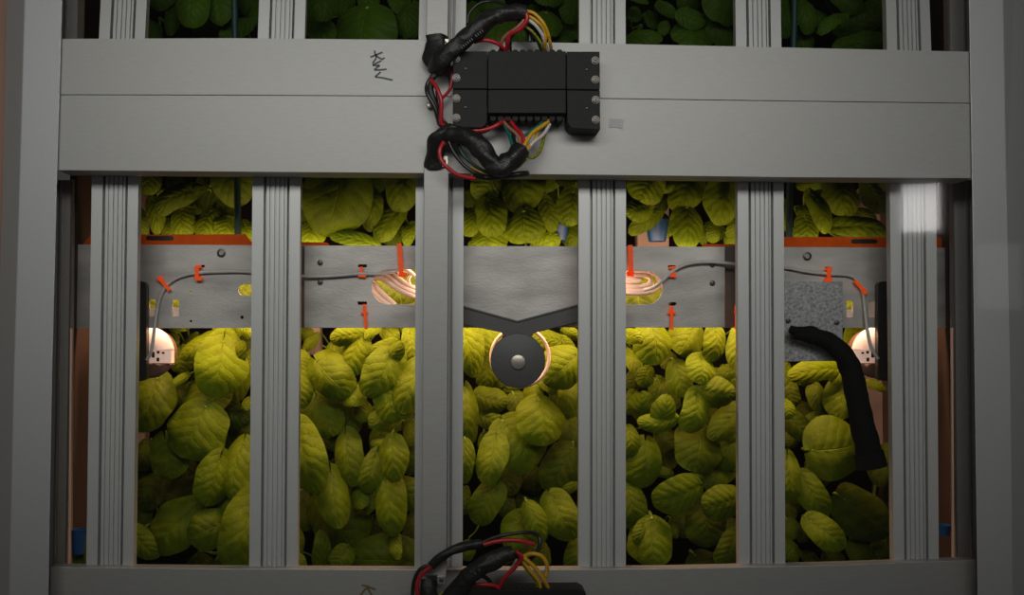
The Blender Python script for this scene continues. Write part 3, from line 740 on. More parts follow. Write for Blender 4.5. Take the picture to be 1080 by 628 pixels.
# thick black hose in the right opening
hs = empty('black_hose', at(890, 420, 0.06), 'thick black flexible hose drooping in front of the speckled panel', 'hose')
hp = [(836, 351.5, .058), (848, 353.5, .058), (862, 356, .057), (876, 362, .056), (890, 375, .055), (898, 392, .055), (903, 415, .055), (909, 445, .055), (915, 470, .055), (919, 492, .055)]
MB().tube(px(hp, .055), lambda t: (6.0+2.6*min(1, t*3)+ 5.4*t)*mpp(.055), 18, lump=0.12, seed=4, sub=8).build('sleeve', HOSE, hs, smooth=True, angle=80)
MB().tube(px([(916, 478, .055), (918, 486, .055), (919.5, 493, .055)], .055), lambda t: (15.6+0.8*t)*mpp(.055), 20, lump=0.06, sub=5).build('cuff', HOSE, hs, smooth=True, angle=60)
MB().tube(px([(833, 347, .056), (840, 349.5, .056), (852, 349, .056), (860, 353, .056)], .056), lambda t: (4.2+2*t)*mpp(.056), 12, lump=0.4, seed=8, sub=6).build('plug', HOSE, hs, smooth=True, angle=80)

# irrigation tubes
for pts, lab in ((([245, -200], [248, 40], [250.3, 187], [250.8, 262]), 'slim dark green tube running down the far left opening'),
                 (([842, -200], [837, 50], [833.2, 190], [832.0, 266]), 'slim dark green tube running down the far right opening')):
    yy = 0.105
    tag(MB().tube([at(x, y, yy) for x, y in pts], 3.5*mpp(yy), 12, sub=6).build('irrigation_tube', GTUBE, smooth=True, angle=80), lab, 'tube')
# blue clips and pots between the leaves
def blue(x, y, Y, r, h, label):
    b = MB()
    c = at(x, y, Y); m = mpp(Y)
    rows = []
    for k, (f, z) in enumerate(((0.7, -h), (0.95, h), (1.08, h), (1.08, h+1.2), (0.9, h+1.2), (0.62, -h+1))):
        rows.append([c+Vector((math.cos(a)*r*f*m, math.sin(a)*r*f*m, z*m)) for a in [2*PI*i/24 for i in range(24)]])
    b.loft(rows)
    tag(b.build('plant_pot', BLUE, smooth=True, angle=40), label, 'pot', 'small blue plant pots')
blue(693, 244, 0.165, 13, 11, 'small blue plant pot glimpsed behind the leaves above the right oval opening')
blue(590, 246, 0.18, 10, 8, 'small blue plant pot between leaves at the right of the middle opening, above the plate')
blue(83, 572, 0.066, 8, 12, 'small dark blue plant pot at the bottom of the left side gap')
blue(996, 560, 0.066, 7, 5, 'small dark blue plant pot at the bottom of the right side gap')

# ------------------------------------------------------------------ plants
class LeafSet:
    def __init__(self):
        self.bm = bmesh.new()
        self.uv = self.bm.loops.layers.uv.new('UVMap')
        self.tone = self.bm.verts.layers.float.new('tone')
    def leaf(self, base, tip, width, rnd, tone, rounded=0.5, nu=12, nv=16, cupk=None):
        ax = tip-base
        Ln = ax.length
        t = ax/Ln
        n = Vector((rnd.uniform(-.28, .28), -1, rnd.uniform(-.12, .34)))
        n = (n - t*n.dot(t)).normalized()
        s = t.cross(n)
        cup = cupk if cupk is not None else rnd.uniform(0.14, 0.36)
        arch = rnd.uniform(0.10, 0.24)
        pw = rnd.uniform(1.75, 2.35); pk = rnd.uniform(0.78, 1.0); heart = rnd.uniform(0.02, 0.10)
        ruf = rnd.uniform(0.015, 0.05)
        ph = rnd.uniform(0, 6.28); fq = rnd.uniform(5, 9)
        a, bb = rnd.uniform(0.82, 1.05), rnd.uniform(0.42, 0.54)
        side = rnd.uniform(-0.06, 0.06)
        tw = rnd.uniform(-0.18, 0.18)
        V = []
        for j in range(nv+1):
            v = (1-math.cos(PI*j/nv))/2
            w = max(0.0, 1-abs(2*v**pk-1)**pw)**(1/pw)
            w = max(w, 0.06*(1-v))
            row = []
            for i in range(nu+1):
                u = -1+2*i/nu
                e = width/2*w*(1+0.05*math.sin(v*fq*1.3+ph*2+ (2 if u > 0 else 0)))
                h = arch*Ln*math.sin(PI*v)*0.9 - cup*width*abs(u)**1.8*w
                h += ruf*width*abs(u)**1.6*math.sin(v*fq*2+ph+u)
                h += 0.013*width*math.cos((v-abs(u)*0.34)*2*PI*5.5)*abs(u)**0.5*(1-abs(u)**4)   # puckers between the veins
                h -= 0.035*width*math.exp(-(u/0.13)**2)*w
                h += tw*width*0.5*u*w
                h -= 0.10*Ln*max(0, v-0.72)**1.5*3                                   # tip curls away
                p = base + t*(Ln*(v - heart*abs(u)*(1-v)**3*3)) + s*(u*e + side*Ln*math.sin(PI*v)) + n*h
                q = self.bm.verts.new(p); q[self.tone] = tone
                row.append((q, (u*.5+.5, v)))
            V.append(row)
        for j in range(nv):
            for i in range(nu):
                quad = (V[j][i], V[j][i+1], V[j+1][i+1], V[j+1][i])
                f = self.bm.faces.new([x[0] for x in quad])
                f.smooth = True
                for lp, x in zip(f.loops, quad): lp[self.uv].uv = x[1]
    def build(self, name, m, parent):
        me = bpy.data.meshes.new(name)
        self.bm.to_mesh(me); self.bm.free()
        me.materials.append(m)
        o = bpy.data.objects.new(name, me)
        return link(o, parent)

S1, S2 = 676/140, 1080/140
# leaf: base x,y, tip x,y, width, layer (0 nearest) [, tone: light and depth shade put in the colour], all in the close-up's own frame
PLANTS = [
 # far left opening, lower part
 ((135, 340), S1, LEAF, [((300, 120), 'bright plant with a big lit oval leaf right of the left round lamp'), ((170, 420), 'plant with a wide dull leaf just under the left round lamp'),
                         ((330, 560), 'plant with a broad veined leaf halfway down the far left opening'), ((580, 470), 'dark plant deep in the shade at the right of the far left opening')],
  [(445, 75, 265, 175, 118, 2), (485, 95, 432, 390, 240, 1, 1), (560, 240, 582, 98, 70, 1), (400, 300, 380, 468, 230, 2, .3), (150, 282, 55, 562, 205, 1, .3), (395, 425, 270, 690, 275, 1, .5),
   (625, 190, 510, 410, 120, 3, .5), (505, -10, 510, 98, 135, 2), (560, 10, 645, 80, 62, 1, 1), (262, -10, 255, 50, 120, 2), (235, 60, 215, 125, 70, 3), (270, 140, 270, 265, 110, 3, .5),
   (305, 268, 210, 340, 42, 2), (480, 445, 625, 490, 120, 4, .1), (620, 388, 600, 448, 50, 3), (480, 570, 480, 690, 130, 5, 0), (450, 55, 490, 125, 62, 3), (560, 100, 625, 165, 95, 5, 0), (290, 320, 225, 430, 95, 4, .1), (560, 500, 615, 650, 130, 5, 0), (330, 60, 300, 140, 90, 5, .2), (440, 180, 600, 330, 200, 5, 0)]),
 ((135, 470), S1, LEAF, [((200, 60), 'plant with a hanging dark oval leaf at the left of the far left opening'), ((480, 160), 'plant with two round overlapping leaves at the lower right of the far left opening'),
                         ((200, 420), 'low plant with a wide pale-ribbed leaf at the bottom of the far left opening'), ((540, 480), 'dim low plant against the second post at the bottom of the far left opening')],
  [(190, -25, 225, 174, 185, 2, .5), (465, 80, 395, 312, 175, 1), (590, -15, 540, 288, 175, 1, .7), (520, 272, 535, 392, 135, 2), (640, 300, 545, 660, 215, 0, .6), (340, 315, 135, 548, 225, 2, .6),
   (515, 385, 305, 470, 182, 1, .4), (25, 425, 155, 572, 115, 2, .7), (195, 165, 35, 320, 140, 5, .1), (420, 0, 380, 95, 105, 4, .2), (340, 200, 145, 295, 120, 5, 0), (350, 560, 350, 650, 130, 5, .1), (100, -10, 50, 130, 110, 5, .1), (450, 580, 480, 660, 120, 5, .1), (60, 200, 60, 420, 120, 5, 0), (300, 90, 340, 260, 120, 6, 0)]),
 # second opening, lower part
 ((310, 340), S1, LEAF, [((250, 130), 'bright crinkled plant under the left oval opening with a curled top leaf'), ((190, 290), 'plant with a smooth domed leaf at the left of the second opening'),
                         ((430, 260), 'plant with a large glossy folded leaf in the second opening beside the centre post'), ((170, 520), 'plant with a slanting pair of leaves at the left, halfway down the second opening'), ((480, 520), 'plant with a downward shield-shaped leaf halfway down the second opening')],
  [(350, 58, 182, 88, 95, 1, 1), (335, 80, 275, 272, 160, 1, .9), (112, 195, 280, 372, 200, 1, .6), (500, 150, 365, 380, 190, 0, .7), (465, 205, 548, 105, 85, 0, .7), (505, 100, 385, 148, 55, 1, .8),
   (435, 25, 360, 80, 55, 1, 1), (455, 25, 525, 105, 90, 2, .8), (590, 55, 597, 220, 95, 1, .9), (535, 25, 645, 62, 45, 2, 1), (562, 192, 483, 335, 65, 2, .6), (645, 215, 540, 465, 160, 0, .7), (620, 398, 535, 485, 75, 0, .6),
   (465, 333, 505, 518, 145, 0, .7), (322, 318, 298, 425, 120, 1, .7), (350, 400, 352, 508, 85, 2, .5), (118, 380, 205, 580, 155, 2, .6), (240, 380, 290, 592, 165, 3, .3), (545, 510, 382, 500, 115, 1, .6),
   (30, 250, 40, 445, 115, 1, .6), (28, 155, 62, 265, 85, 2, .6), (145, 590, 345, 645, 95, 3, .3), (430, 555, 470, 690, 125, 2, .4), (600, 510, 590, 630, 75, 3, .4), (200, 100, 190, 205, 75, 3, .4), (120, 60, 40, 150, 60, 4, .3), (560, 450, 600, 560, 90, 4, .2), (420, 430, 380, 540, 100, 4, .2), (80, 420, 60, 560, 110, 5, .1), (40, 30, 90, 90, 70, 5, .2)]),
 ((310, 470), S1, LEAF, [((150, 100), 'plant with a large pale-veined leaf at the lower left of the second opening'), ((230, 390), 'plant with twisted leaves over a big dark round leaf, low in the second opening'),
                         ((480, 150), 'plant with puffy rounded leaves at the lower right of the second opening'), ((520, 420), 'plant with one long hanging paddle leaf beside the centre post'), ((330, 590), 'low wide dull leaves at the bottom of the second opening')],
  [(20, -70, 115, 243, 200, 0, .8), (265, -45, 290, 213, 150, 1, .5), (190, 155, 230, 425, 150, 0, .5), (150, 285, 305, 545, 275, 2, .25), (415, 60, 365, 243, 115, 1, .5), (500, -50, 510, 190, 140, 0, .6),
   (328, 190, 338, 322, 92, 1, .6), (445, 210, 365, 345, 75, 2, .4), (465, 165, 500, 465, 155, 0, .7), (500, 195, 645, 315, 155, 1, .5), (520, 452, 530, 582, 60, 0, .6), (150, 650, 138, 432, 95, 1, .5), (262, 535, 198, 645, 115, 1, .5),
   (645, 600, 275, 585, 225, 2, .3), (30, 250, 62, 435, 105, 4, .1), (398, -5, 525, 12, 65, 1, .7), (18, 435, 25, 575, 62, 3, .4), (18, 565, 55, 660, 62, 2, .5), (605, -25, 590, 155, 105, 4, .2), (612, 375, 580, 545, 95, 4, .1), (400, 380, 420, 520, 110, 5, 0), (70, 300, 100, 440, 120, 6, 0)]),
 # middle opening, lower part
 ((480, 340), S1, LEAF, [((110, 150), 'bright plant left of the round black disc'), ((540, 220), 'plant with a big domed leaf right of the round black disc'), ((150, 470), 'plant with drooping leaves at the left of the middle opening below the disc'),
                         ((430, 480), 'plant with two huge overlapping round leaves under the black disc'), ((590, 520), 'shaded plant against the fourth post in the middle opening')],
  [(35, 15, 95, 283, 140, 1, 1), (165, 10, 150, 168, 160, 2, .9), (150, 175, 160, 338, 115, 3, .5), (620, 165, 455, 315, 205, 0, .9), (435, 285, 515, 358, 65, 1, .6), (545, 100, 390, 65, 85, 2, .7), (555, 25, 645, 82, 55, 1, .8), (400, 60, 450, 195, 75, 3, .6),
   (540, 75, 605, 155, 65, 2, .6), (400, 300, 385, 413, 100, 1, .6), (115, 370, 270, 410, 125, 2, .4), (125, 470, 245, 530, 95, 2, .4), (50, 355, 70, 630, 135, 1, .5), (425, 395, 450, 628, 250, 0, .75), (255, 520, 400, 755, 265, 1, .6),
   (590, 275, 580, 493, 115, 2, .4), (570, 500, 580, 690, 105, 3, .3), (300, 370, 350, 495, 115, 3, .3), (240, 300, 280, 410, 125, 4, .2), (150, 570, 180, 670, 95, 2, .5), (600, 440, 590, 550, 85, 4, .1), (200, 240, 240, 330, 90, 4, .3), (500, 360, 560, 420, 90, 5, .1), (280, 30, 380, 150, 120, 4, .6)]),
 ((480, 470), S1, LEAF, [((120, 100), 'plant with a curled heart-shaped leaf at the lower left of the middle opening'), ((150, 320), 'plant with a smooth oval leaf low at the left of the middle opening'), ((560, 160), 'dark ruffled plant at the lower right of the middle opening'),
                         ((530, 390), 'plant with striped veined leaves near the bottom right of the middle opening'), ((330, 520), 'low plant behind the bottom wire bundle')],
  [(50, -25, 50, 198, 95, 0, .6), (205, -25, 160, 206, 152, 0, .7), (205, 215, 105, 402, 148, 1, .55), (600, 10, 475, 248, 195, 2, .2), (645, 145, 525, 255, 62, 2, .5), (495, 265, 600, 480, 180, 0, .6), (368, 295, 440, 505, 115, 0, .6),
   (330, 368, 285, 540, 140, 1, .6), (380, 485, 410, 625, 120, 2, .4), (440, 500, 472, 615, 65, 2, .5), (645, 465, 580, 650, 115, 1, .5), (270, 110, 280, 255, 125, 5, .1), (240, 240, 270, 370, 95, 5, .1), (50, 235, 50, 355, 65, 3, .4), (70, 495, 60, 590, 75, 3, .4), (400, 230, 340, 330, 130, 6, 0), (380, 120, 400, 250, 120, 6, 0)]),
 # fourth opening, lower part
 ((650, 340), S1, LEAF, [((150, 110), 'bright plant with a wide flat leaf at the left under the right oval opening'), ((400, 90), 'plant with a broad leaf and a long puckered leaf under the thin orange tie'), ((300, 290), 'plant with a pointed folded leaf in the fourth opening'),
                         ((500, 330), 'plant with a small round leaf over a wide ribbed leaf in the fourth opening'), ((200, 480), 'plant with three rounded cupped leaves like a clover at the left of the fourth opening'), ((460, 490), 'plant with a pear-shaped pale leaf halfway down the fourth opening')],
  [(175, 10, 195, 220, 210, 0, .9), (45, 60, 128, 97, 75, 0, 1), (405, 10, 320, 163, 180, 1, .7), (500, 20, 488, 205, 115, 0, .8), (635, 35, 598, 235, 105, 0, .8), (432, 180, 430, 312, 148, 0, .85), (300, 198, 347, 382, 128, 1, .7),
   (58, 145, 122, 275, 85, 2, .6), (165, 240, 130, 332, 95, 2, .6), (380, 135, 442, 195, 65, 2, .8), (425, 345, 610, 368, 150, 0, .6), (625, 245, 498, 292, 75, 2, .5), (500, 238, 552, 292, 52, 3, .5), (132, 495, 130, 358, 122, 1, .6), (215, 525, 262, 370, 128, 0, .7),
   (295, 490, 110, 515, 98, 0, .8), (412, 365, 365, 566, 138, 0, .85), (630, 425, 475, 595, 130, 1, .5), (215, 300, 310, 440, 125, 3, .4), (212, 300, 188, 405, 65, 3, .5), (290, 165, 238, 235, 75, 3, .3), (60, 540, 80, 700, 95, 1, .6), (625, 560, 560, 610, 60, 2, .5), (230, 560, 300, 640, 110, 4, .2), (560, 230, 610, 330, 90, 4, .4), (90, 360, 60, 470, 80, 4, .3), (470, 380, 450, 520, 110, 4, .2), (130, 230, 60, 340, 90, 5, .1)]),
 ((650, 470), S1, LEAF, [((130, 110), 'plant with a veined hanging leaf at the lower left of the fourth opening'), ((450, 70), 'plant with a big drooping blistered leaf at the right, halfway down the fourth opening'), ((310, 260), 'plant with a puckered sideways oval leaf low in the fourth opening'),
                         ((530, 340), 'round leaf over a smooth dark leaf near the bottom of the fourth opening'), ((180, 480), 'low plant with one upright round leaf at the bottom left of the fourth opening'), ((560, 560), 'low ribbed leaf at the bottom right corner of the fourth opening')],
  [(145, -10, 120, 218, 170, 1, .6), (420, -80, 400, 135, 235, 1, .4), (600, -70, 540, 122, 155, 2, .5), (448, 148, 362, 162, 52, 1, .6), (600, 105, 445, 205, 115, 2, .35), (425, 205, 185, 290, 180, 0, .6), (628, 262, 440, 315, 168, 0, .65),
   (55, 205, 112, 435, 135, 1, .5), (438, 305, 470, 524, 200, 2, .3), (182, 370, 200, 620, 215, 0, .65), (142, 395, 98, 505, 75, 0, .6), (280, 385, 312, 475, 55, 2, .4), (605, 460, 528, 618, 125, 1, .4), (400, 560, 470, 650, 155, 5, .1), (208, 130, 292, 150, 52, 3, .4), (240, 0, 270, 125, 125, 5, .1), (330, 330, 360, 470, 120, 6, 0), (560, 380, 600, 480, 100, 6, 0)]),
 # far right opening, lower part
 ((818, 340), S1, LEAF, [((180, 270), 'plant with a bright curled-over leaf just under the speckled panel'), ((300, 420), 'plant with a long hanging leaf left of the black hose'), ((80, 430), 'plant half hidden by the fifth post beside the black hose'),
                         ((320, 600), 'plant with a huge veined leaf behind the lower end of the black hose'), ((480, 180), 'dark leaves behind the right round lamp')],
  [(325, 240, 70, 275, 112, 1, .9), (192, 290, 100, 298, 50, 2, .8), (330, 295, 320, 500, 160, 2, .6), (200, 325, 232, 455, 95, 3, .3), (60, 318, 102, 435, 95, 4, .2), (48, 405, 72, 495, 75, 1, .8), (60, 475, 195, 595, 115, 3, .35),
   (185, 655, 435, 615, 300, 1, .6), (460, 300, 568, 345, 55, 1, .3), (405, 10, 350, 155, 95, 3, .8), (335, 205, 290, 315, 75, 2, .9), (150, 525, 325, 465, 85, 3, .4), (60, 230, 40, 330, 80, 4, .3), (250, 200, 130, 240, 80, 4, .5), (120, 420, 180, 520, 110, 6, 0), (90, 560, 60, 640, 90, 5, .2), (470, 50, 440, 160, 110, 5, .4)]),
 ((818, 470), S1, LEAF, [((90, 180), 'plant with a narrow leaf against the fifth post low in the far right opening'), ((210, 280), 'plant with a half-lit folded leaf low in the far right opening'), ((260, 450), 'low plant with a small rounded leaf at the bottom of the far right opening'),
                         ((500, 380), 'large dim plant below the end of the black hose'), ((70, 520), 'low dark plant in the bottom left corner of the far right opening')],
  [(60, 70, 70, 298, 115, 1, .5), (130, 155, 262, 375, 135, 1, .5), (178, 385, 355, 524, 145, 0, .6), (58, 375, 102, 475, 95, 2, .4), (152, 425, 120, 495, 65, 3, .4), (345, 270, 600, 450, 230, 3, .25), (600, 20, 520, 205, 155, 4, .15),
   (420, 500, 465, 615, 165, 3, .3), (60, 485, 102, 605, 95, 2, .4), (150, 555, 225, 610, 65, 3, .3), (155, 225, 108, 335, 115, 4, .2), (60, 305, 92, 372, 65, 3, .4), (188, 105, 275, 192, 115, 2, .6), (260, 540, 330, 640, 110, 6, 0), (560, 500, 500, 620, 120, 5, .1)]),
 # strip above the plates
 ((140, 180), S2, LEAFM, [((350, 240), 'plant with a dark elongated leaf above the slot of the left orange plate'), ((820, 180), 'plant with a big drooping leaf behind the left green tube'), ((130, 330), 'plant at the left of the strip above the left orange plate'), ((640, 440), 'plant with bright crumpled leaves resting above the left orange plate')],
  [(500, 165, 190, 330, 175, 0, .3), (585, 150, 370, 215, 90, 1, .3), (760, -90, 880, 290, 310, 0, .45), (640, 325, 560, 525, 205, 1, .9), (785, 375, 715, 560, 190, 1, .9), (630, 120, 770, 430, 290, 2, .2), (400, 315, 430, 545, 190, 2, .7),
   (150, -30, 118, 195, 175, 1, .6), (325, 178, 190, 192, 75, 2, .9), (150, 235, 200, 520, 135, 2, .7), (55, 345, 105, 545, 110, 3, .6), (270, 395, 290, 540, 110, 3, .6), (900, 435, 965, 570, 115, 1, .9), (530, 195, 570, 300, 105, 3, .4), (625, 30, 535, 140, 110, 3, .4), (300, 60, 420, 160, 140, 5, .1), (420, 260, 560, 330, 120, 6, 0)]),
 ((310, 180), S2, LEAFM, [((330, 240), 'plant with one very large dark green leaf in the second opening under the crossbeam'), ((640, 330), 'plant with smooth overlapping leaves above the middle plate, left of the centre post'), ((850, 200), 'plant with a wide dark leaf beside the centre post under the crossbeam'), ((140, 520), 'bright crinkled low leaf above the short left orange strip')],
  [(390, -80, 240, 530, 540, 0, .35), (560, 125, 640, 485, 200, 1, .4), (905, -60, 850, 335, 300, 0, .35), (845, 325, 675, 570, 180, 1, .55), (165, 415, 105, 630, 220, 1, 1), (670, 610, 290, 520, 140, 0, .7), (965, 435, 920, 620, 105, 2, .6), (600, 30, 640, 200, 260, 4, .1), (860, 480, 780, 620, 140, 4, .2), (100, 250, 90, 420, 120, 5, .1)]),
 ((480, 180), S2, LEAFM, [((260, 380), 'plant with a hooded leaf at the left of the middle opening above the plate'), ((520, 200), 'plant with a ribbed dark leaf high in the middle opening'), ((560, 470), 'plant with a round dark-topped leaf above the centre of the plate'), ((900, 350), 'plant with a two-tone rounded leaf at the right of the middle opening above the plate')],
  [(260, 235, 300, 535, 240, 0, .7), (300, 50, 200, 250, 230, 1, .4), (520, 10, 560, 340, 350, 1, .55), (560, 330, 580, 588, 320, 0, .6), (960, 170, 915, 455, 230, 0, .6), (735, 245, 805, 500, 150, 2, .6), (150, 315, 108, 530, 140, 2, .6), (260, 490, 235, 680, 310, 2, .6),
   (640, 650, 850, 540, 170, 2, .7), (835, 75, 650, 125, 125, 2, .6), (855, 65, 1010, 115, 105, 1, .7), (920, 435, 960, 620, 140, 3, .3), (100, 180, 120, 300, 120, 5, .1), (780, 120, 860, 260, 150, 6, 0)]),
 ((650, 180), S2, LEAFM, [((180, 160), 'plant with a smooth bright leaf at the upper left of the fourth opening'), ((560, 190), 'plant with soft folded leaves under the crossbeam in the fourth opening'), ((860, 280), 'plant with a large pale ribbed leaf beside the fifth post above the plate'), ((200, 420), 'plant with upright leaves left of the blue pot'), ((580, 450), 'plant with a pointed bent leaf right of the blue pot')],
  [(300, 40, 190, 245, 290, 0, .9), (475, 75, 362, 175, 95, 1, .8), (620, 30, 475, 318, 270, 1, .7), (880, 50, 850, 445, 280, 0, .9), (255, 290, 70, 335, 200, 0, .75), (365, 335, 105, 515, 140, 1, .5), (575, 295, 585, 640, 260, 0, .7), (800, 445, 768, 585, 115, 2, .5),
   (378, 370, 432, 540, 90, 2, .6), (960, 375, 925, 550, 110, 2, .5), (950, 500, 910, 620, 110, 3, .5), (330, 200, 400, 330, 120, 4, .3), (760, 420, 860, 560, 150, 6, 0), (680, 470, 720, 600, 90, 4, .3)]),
 ((818, 180), S2, LEAFM, [((330, 300), 'plant with a tongue-shaped bright-tipped leaf right of the right green tube'), ((600, 180), 'plant with a rounded veined leaf high in the far right opening'), ((700, 430), 'plant with a broad dark leaf lying above the right orange plate'), ((160, 470), 'plant peeking from behind the right green tube above the orange plate')],
  [(290, 200, 420, 505, 160, 0, .8), (520, 70, 580, 360, 270, 1, .6), (455, 85, 170, 122, 125, 2, .6), (490, 460, 940, 505, 200, 1, .4), (240, 400, 240, 620, 190, 1, .6), (205, 285, 285, 390, 125, 3, .8), (760, 120, 900, 340, 185, 3, .15), (70, 270, 80, 490, 85, 2, .6), (850, 20, 900, 160, 140, 3, .2), (660, 340, 820, 400, 120, 4, .2), (330, 120, 420, 250, 150, 6, .1)]),
 # top strip over the crossbeams
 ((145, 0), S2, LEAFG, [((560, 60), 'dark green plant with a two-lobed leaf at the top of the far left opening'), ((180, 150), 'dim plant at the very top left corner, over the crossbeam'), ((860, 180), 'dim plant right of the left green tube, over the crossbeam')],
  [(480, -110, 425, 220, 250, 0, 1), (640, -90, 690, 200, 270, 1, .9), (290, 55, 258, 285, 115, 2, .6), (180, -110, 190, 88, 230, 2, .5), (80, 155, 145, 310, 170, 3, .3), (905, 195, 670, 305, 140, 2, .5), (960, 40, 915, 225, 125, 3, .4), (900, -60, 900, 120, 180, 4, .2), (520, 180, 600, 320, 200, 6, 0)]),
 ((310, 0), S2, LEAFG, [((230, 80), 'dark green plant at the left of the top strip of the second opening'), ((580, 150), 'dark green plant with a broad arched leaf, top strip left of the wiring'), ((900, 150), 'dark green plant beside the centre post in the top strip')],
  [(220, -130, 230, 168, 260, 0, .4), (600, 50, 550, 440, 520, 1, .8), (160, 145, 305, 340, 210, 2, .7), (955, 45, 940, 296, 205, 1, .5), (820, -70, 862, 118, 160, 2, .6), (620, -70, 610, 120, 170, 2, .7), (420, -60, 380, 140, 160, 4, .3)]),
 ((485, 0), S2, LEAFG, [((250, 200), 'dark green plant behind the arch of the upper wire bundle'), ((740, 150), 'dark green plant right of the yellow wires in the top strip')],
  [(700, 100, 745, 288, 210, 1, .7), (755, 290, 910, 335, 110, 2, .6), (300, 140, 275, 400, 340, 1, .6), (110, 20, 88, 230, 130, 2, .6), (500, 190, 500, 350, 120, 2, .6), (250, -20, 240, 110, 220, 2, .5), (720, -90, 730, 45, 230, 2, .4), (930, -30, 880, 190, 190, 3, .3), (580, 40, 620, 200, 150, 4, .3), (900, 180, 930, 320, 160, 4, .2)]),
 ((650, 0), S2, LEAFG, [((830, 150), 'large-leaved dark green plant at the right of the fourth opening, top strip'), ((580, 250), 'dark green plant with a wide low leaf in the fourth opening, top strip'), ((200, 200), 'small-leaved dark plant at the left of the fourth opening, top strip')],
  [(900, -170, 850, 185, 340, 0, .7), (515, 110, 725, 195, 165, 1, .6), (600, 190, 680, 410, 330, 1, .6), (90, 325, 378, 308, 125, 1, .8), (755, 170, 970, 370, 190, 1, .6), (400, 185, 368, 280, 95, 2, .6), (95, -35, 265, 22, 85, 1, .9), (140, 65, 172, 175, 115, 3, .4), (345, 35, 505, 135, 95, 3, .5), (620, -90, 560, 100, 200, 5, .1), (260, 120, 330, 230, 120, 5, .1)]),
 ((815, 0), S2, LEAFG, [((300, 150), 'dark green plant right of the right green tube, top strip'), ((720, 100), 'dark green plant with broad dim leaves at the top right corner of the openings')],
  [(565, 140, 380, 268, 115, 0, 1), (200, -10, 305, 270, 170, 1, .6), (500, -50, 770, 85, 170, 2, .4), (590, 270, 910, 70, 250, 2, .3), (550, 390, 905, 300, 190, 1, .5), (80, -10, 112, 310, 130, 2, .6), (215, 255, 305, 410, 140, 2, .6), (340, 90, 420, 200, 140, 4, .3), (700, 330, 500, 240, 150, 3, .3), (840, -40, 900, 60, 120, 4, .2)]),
 # glimpsed through the holes of the plates
 ((0, 0), 1.0, LEAF, [((258, 306), 'leaf glimpsed through the round hole of the left metal plate'), ((176, 322), 'leaf glimpsed through the two square holes of the left metal plate'),
                     ((420, 305), 'leaf glimpsed behind the looped cables in the left oval opening'), ((680, 312), 'leaf glimpsed under the cable coil in the right oval opening'), ((900, 325), 'leaf glimpsed through the square holes of the right metal plate')],
  [(262, 290, 256, 330, 40, 1, .05), (190, 298, 184, 334, 36, 1, .05), (160, 300, 158, 332, 30, 1, .05), (412, 282, 425, 330, 48, 1, .05), (440, 285, 434, 330, 44, 1, .05), (672, 290, 676, 334, 46, 1, .05), (696, 292, 690, 330, 34, 2, .05), (897, 300, 896, 336, 36, 1, .05)]),
 # side gap
 ((60, 540), 1.0, LEAF, [((110, 0), 'small dim leaf at the bottom of the left side gap')], [(44, 30, 14, 58, 30, 7, .5)]),
]
Y_LAYER = [0.128, 0.146, 0.163, 0.180, 0.195, 0.212, 0.232, 0.072]
rnd = random.Random(41)
for (ox, oy), sc, lm, centres, leaves in PLANTS:
    sets = [[] for _ in centres]
    for lf in leaves:
        mx, my = (lf[0]+lf[2])/2, (lf[1]+lf[3])/2
        k = min(range(len(centres)), key=lambda i: (centres[i][0][0]-mx)**2+(centres[i][0][1]-my)**2)
        sets[k].append(lf)
    for (c, lab), ls in zip(centres, sets):
        if not ls: continue
        root = at(ox+c[0]/sc, oy+c[1]/sc, 0.262)
        e = empty('leafy_plant', root, lab, 'plant', 'leafy salad plants in the rack')
        fs = LeafSet(); sb = MB()
        for lf in ls:
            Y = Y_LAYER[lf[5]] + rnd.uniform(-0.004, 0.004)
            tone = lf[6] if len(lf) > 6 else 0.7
            lean = rnd.uniform(0.0, 0.014)
            B_ = at(ox+lf[0]/sc, oy+lf[1]/sc, Y+lean)
            T_ = at(ox+lf[2]/sc, oy+lf[3]/sc, Y-lean*0.3)
            Wd = lf[4]/sc*mpp(Y)*1.10
            fs.leaf(B_, T_, Wd, rnd, tone)
            back = B_ + (B_-T_)*0.05 + Vector((0, 0.02, 0))
            mid = (back+root)/2 + Vector((0, 0.015, -0.01))
            back.y = min(back.y, 0.255); mid.y = min(mid.y, 0.26)
            rs = max(0.0007, min(0.0018, Wd*0.04))
            ax = (T_-B_)*0.04
            sb.tube([B_+ax, back, mid, root], lambda t, rs=rs: rs*(1+0.4*t), 6, sub=4)
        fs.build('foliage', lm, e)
        sb.build('stem', STEM, e, smooth=True, angle=80)

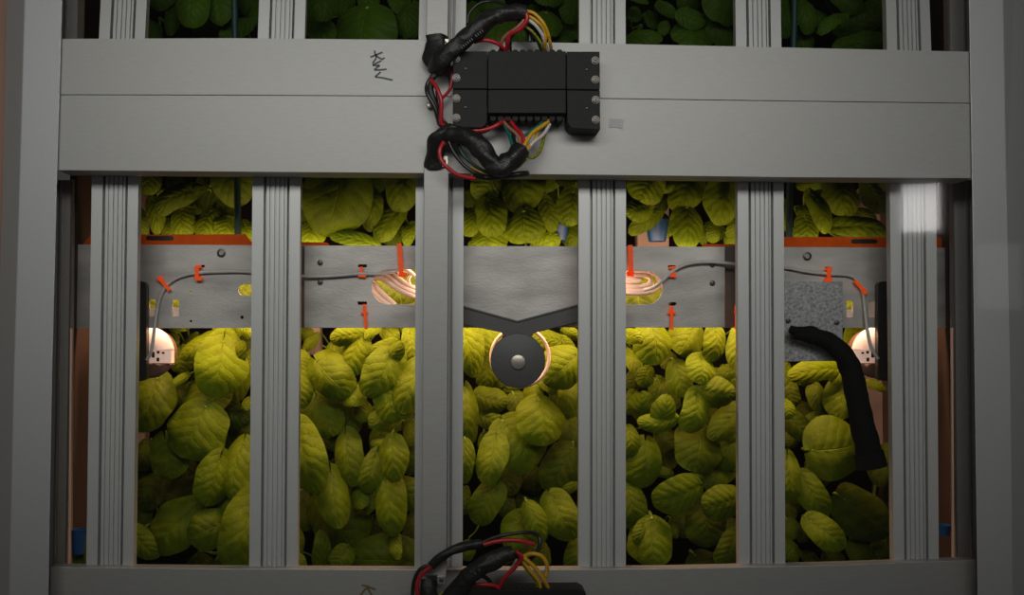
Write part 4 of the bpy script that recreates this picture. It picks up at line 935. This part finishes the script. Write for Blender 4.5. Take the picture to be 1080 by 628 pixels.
# ------------------------------------------------------------------ light
def area(name, loc, target, sx, sy, power, col, spread=PI):
    l = bpy.data.lights.new(name, 'AREA'); l.shape = 'RECTANGLE'; l.size = sx; l.size_y = sy; l.energy = power; l.color = col; l.spread = spread
    o = bpy.data.objects.new(name, l); o.location = loc
    o.rotation_euler = (Vector(target)-Vector(loc)).to_track_quat('-Z', 'Y').to_euler()
    COL.objects.link(o); return o
def point(name, loc, power, col, r=0.006):
    l = bpy.data.lights.new(name, 'POINT'); l.energy = power; l.color = col; l.shadow_soft_size = r
    o = bpy.data.objects.new(name, l); o.location = loc; COL.objects.link(o); return o
GROW = (1.0, 0.56, 0.33)
# grow-light bar behind the plates: one row shining down the leaves, a weaker one up
pc = at(540, 272, 0.100)
area('grow_light_down', pc, pc+Vector((0, 0.7, -1)), 0.74, 0.018, 2.2, GROW)
pu = at(540, 272, 0.1005)
area('grow_light_up', pu, pu+Vector((0, 1, 0.5)), 0.74, 0.02, 0.34, GROW)
for x, y, p in ((168, 340, .012), (458, 301, .05), (642, 299, .055), (911, 340, .012)):
    point('fill_glow', at(x, y, 0.0935 if y > 320 else 0.085), p, (1.0, 0.66, 0.5), 0.003)  # hidden points added to brighten the lamp shells and cable coils
# room light above and behind the viewer
key = area('room_light', (-0.06, -0.80, 1.59), (-0.06, 0.0, 1.345), 0.95, 0.16, 1.22, (1.0, 0.99, 0.955), math.radians(92))
# bright window and pale patch far behind the viewer, seen again in the pane
def mirrored(x, y, Yl):
    d = fw*F + RT*(x-540.0) - UP*(y-314.0)
    p = CP + d*((GY-CP.y)/d.y)
    d2 = Vector((d.x, -d.y, d.z))
    return p + d2*((Yl-GY)/d2.y), p
for x, y, wpx, hpx, rad in ((971, 220, 38, 50, 13.0), (1054, 292, 44, 70, 0.7)):
    p, hit = mirrored(x, y, -2.2)
    k = (abs(-2.2-GY)+abs(GY-CP.y))/F
    area('rear_window', p, hit, wpx*k, hpx*k, rad*PI*wpx*hpx*k*k, (1.0, 0.98, 0.95))
wd = bpy.data.worlds.new('world'); SC.world = wd; wd.use_nodes = True
wd.node_tree.nodes['Background'].inputs[0].default_value = (1.0, 1.0, 0.98, 1)
wd.node_tree.nodes['Background'].inputs[1].default_value = 0.035
